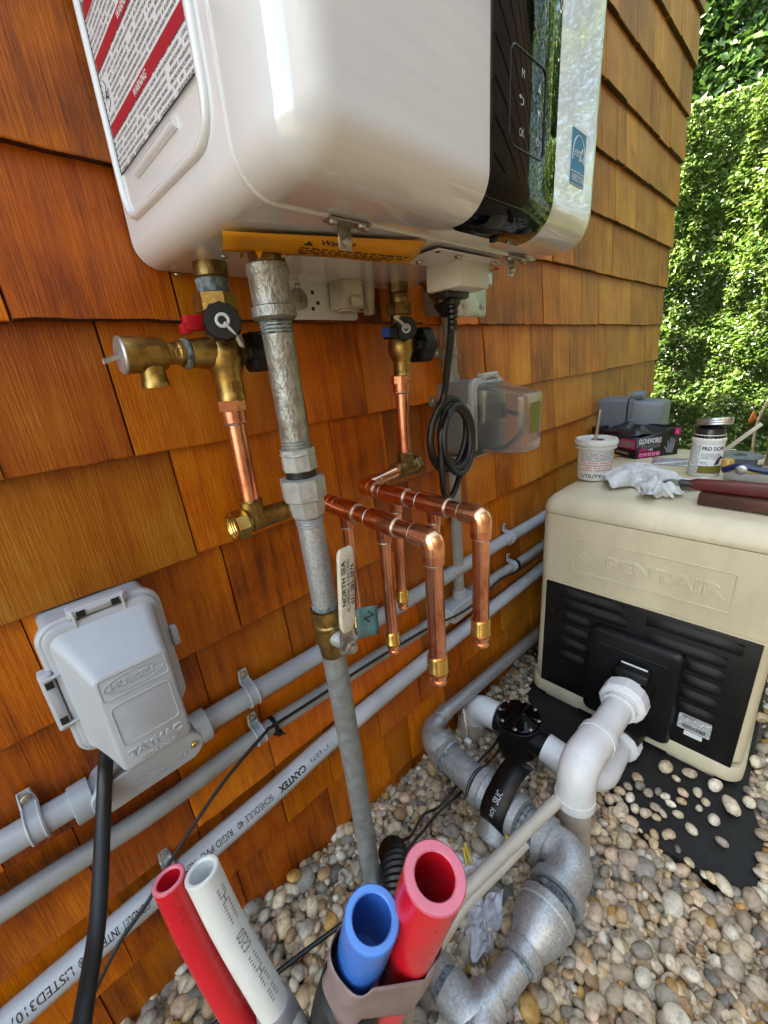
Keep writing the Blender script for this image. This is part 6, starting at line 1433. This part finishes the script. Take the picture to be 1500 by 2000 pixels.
ws_ = thing('solder_spool', (1.53, -.535, TZ), 'tall coil of solder wire at the right edge of the pool heater', 'spool')
m = MB()
for k in range(12): m.lathe([(.004 + .005 * k, .030), (.0065 + .005 * k, .0325), (.009 + .005 * k, .030)], (1.53, -.535, TZ), Z, 26)
m.build('wire_coil', 'solder_wire', ws_); m = MB(); m.lathe([(0, .034), (.004, .034), (.0045, .029)], (1.53, -.535, TZ), Z, 26); m.lathe([(.066, .029), (.068, .034), (.072, .034), (.073, .010)], (1.53, -.535, TZ), Z, 26); m.build('spool_flange', 'pvc_cream', ws_)
yb = thing('spirit_level', (1.36, -.50, TZ), 'small yellow and clear plastic case behind the red tool handle', 'case')
m = MB(); m.box((1.355, -.505, TZ + .012), (.050, .125, .022), .003); m.build('case_body', 'pvc_warm_grey', yb); m = MB(); m.box((1.355, -.505, TZ + .0265), (.052, .127, .006), .002); m.build('case_lid', 'tool_yellow', yb)
bt = thing('tubing_cutter', (1.23, -.52, TZ), 'dark blue tubing cutter with amber knob on the wooden board', 'cutter')
m = MB(); m.tube(spline([(1.235, -.448, TZ + .048), (1.23, -.478, TZ + .062), (1.232, -.515, TZ + .056), (1.24, -.60, TZ + .050)], 5), [.0075] * 16, 12); m.build('frame', 'tool_blue', bt)
m = MB(); m.lathe([(0, .011), (.008, .011), (.009, .007)], (1.224, -.482, TZ + .056), -X, 22); m.build('cutting_wheel', 'lid_metal', bt)
m = MB(); m.lathe([(0, .008), (.006, .0125), (.028, .0125), (.032, .010)], (1.255, -.452, TZ + .040), Z, 14); m.build('amber_knob', 'amber_handle', bt)
m = MB(); m.box((1.66, -.43, TZ + .045), (.010, .012, .13), .002, R=Matrix.Rotation(.7, 3, 'X')); tag(m.build('wooden_stick', 'pvc_cream'), 'pale stick leaning up behind the grey spool', 'stick')
m = MB(); m.grid([[(1.42 + .09 * i / 3 + .02 * j / 3, -.26 - .12 * j / 3 + .02 * i / 3, TZ + .0015 + .0008 * ((i + j) % 2)) for j in range(4)] for i in range(4)]); tag(m.build('receipt_paper', 'jar_print', thick=.0003), 'thin printed paper lying by the glove box', 'paper')
m = MB(); m.tube([Vector((1.60 + .11 * math.cos(a), -.44 + .085 * math.sin(a), TZ + .003)) for a in np.linspace(.2, 5.9, 40)], .0014, 6); tag(m.build('wire_loop', 'screw_steel'), 'thin wire loop lying on the far end of the pool heater', 'wire')
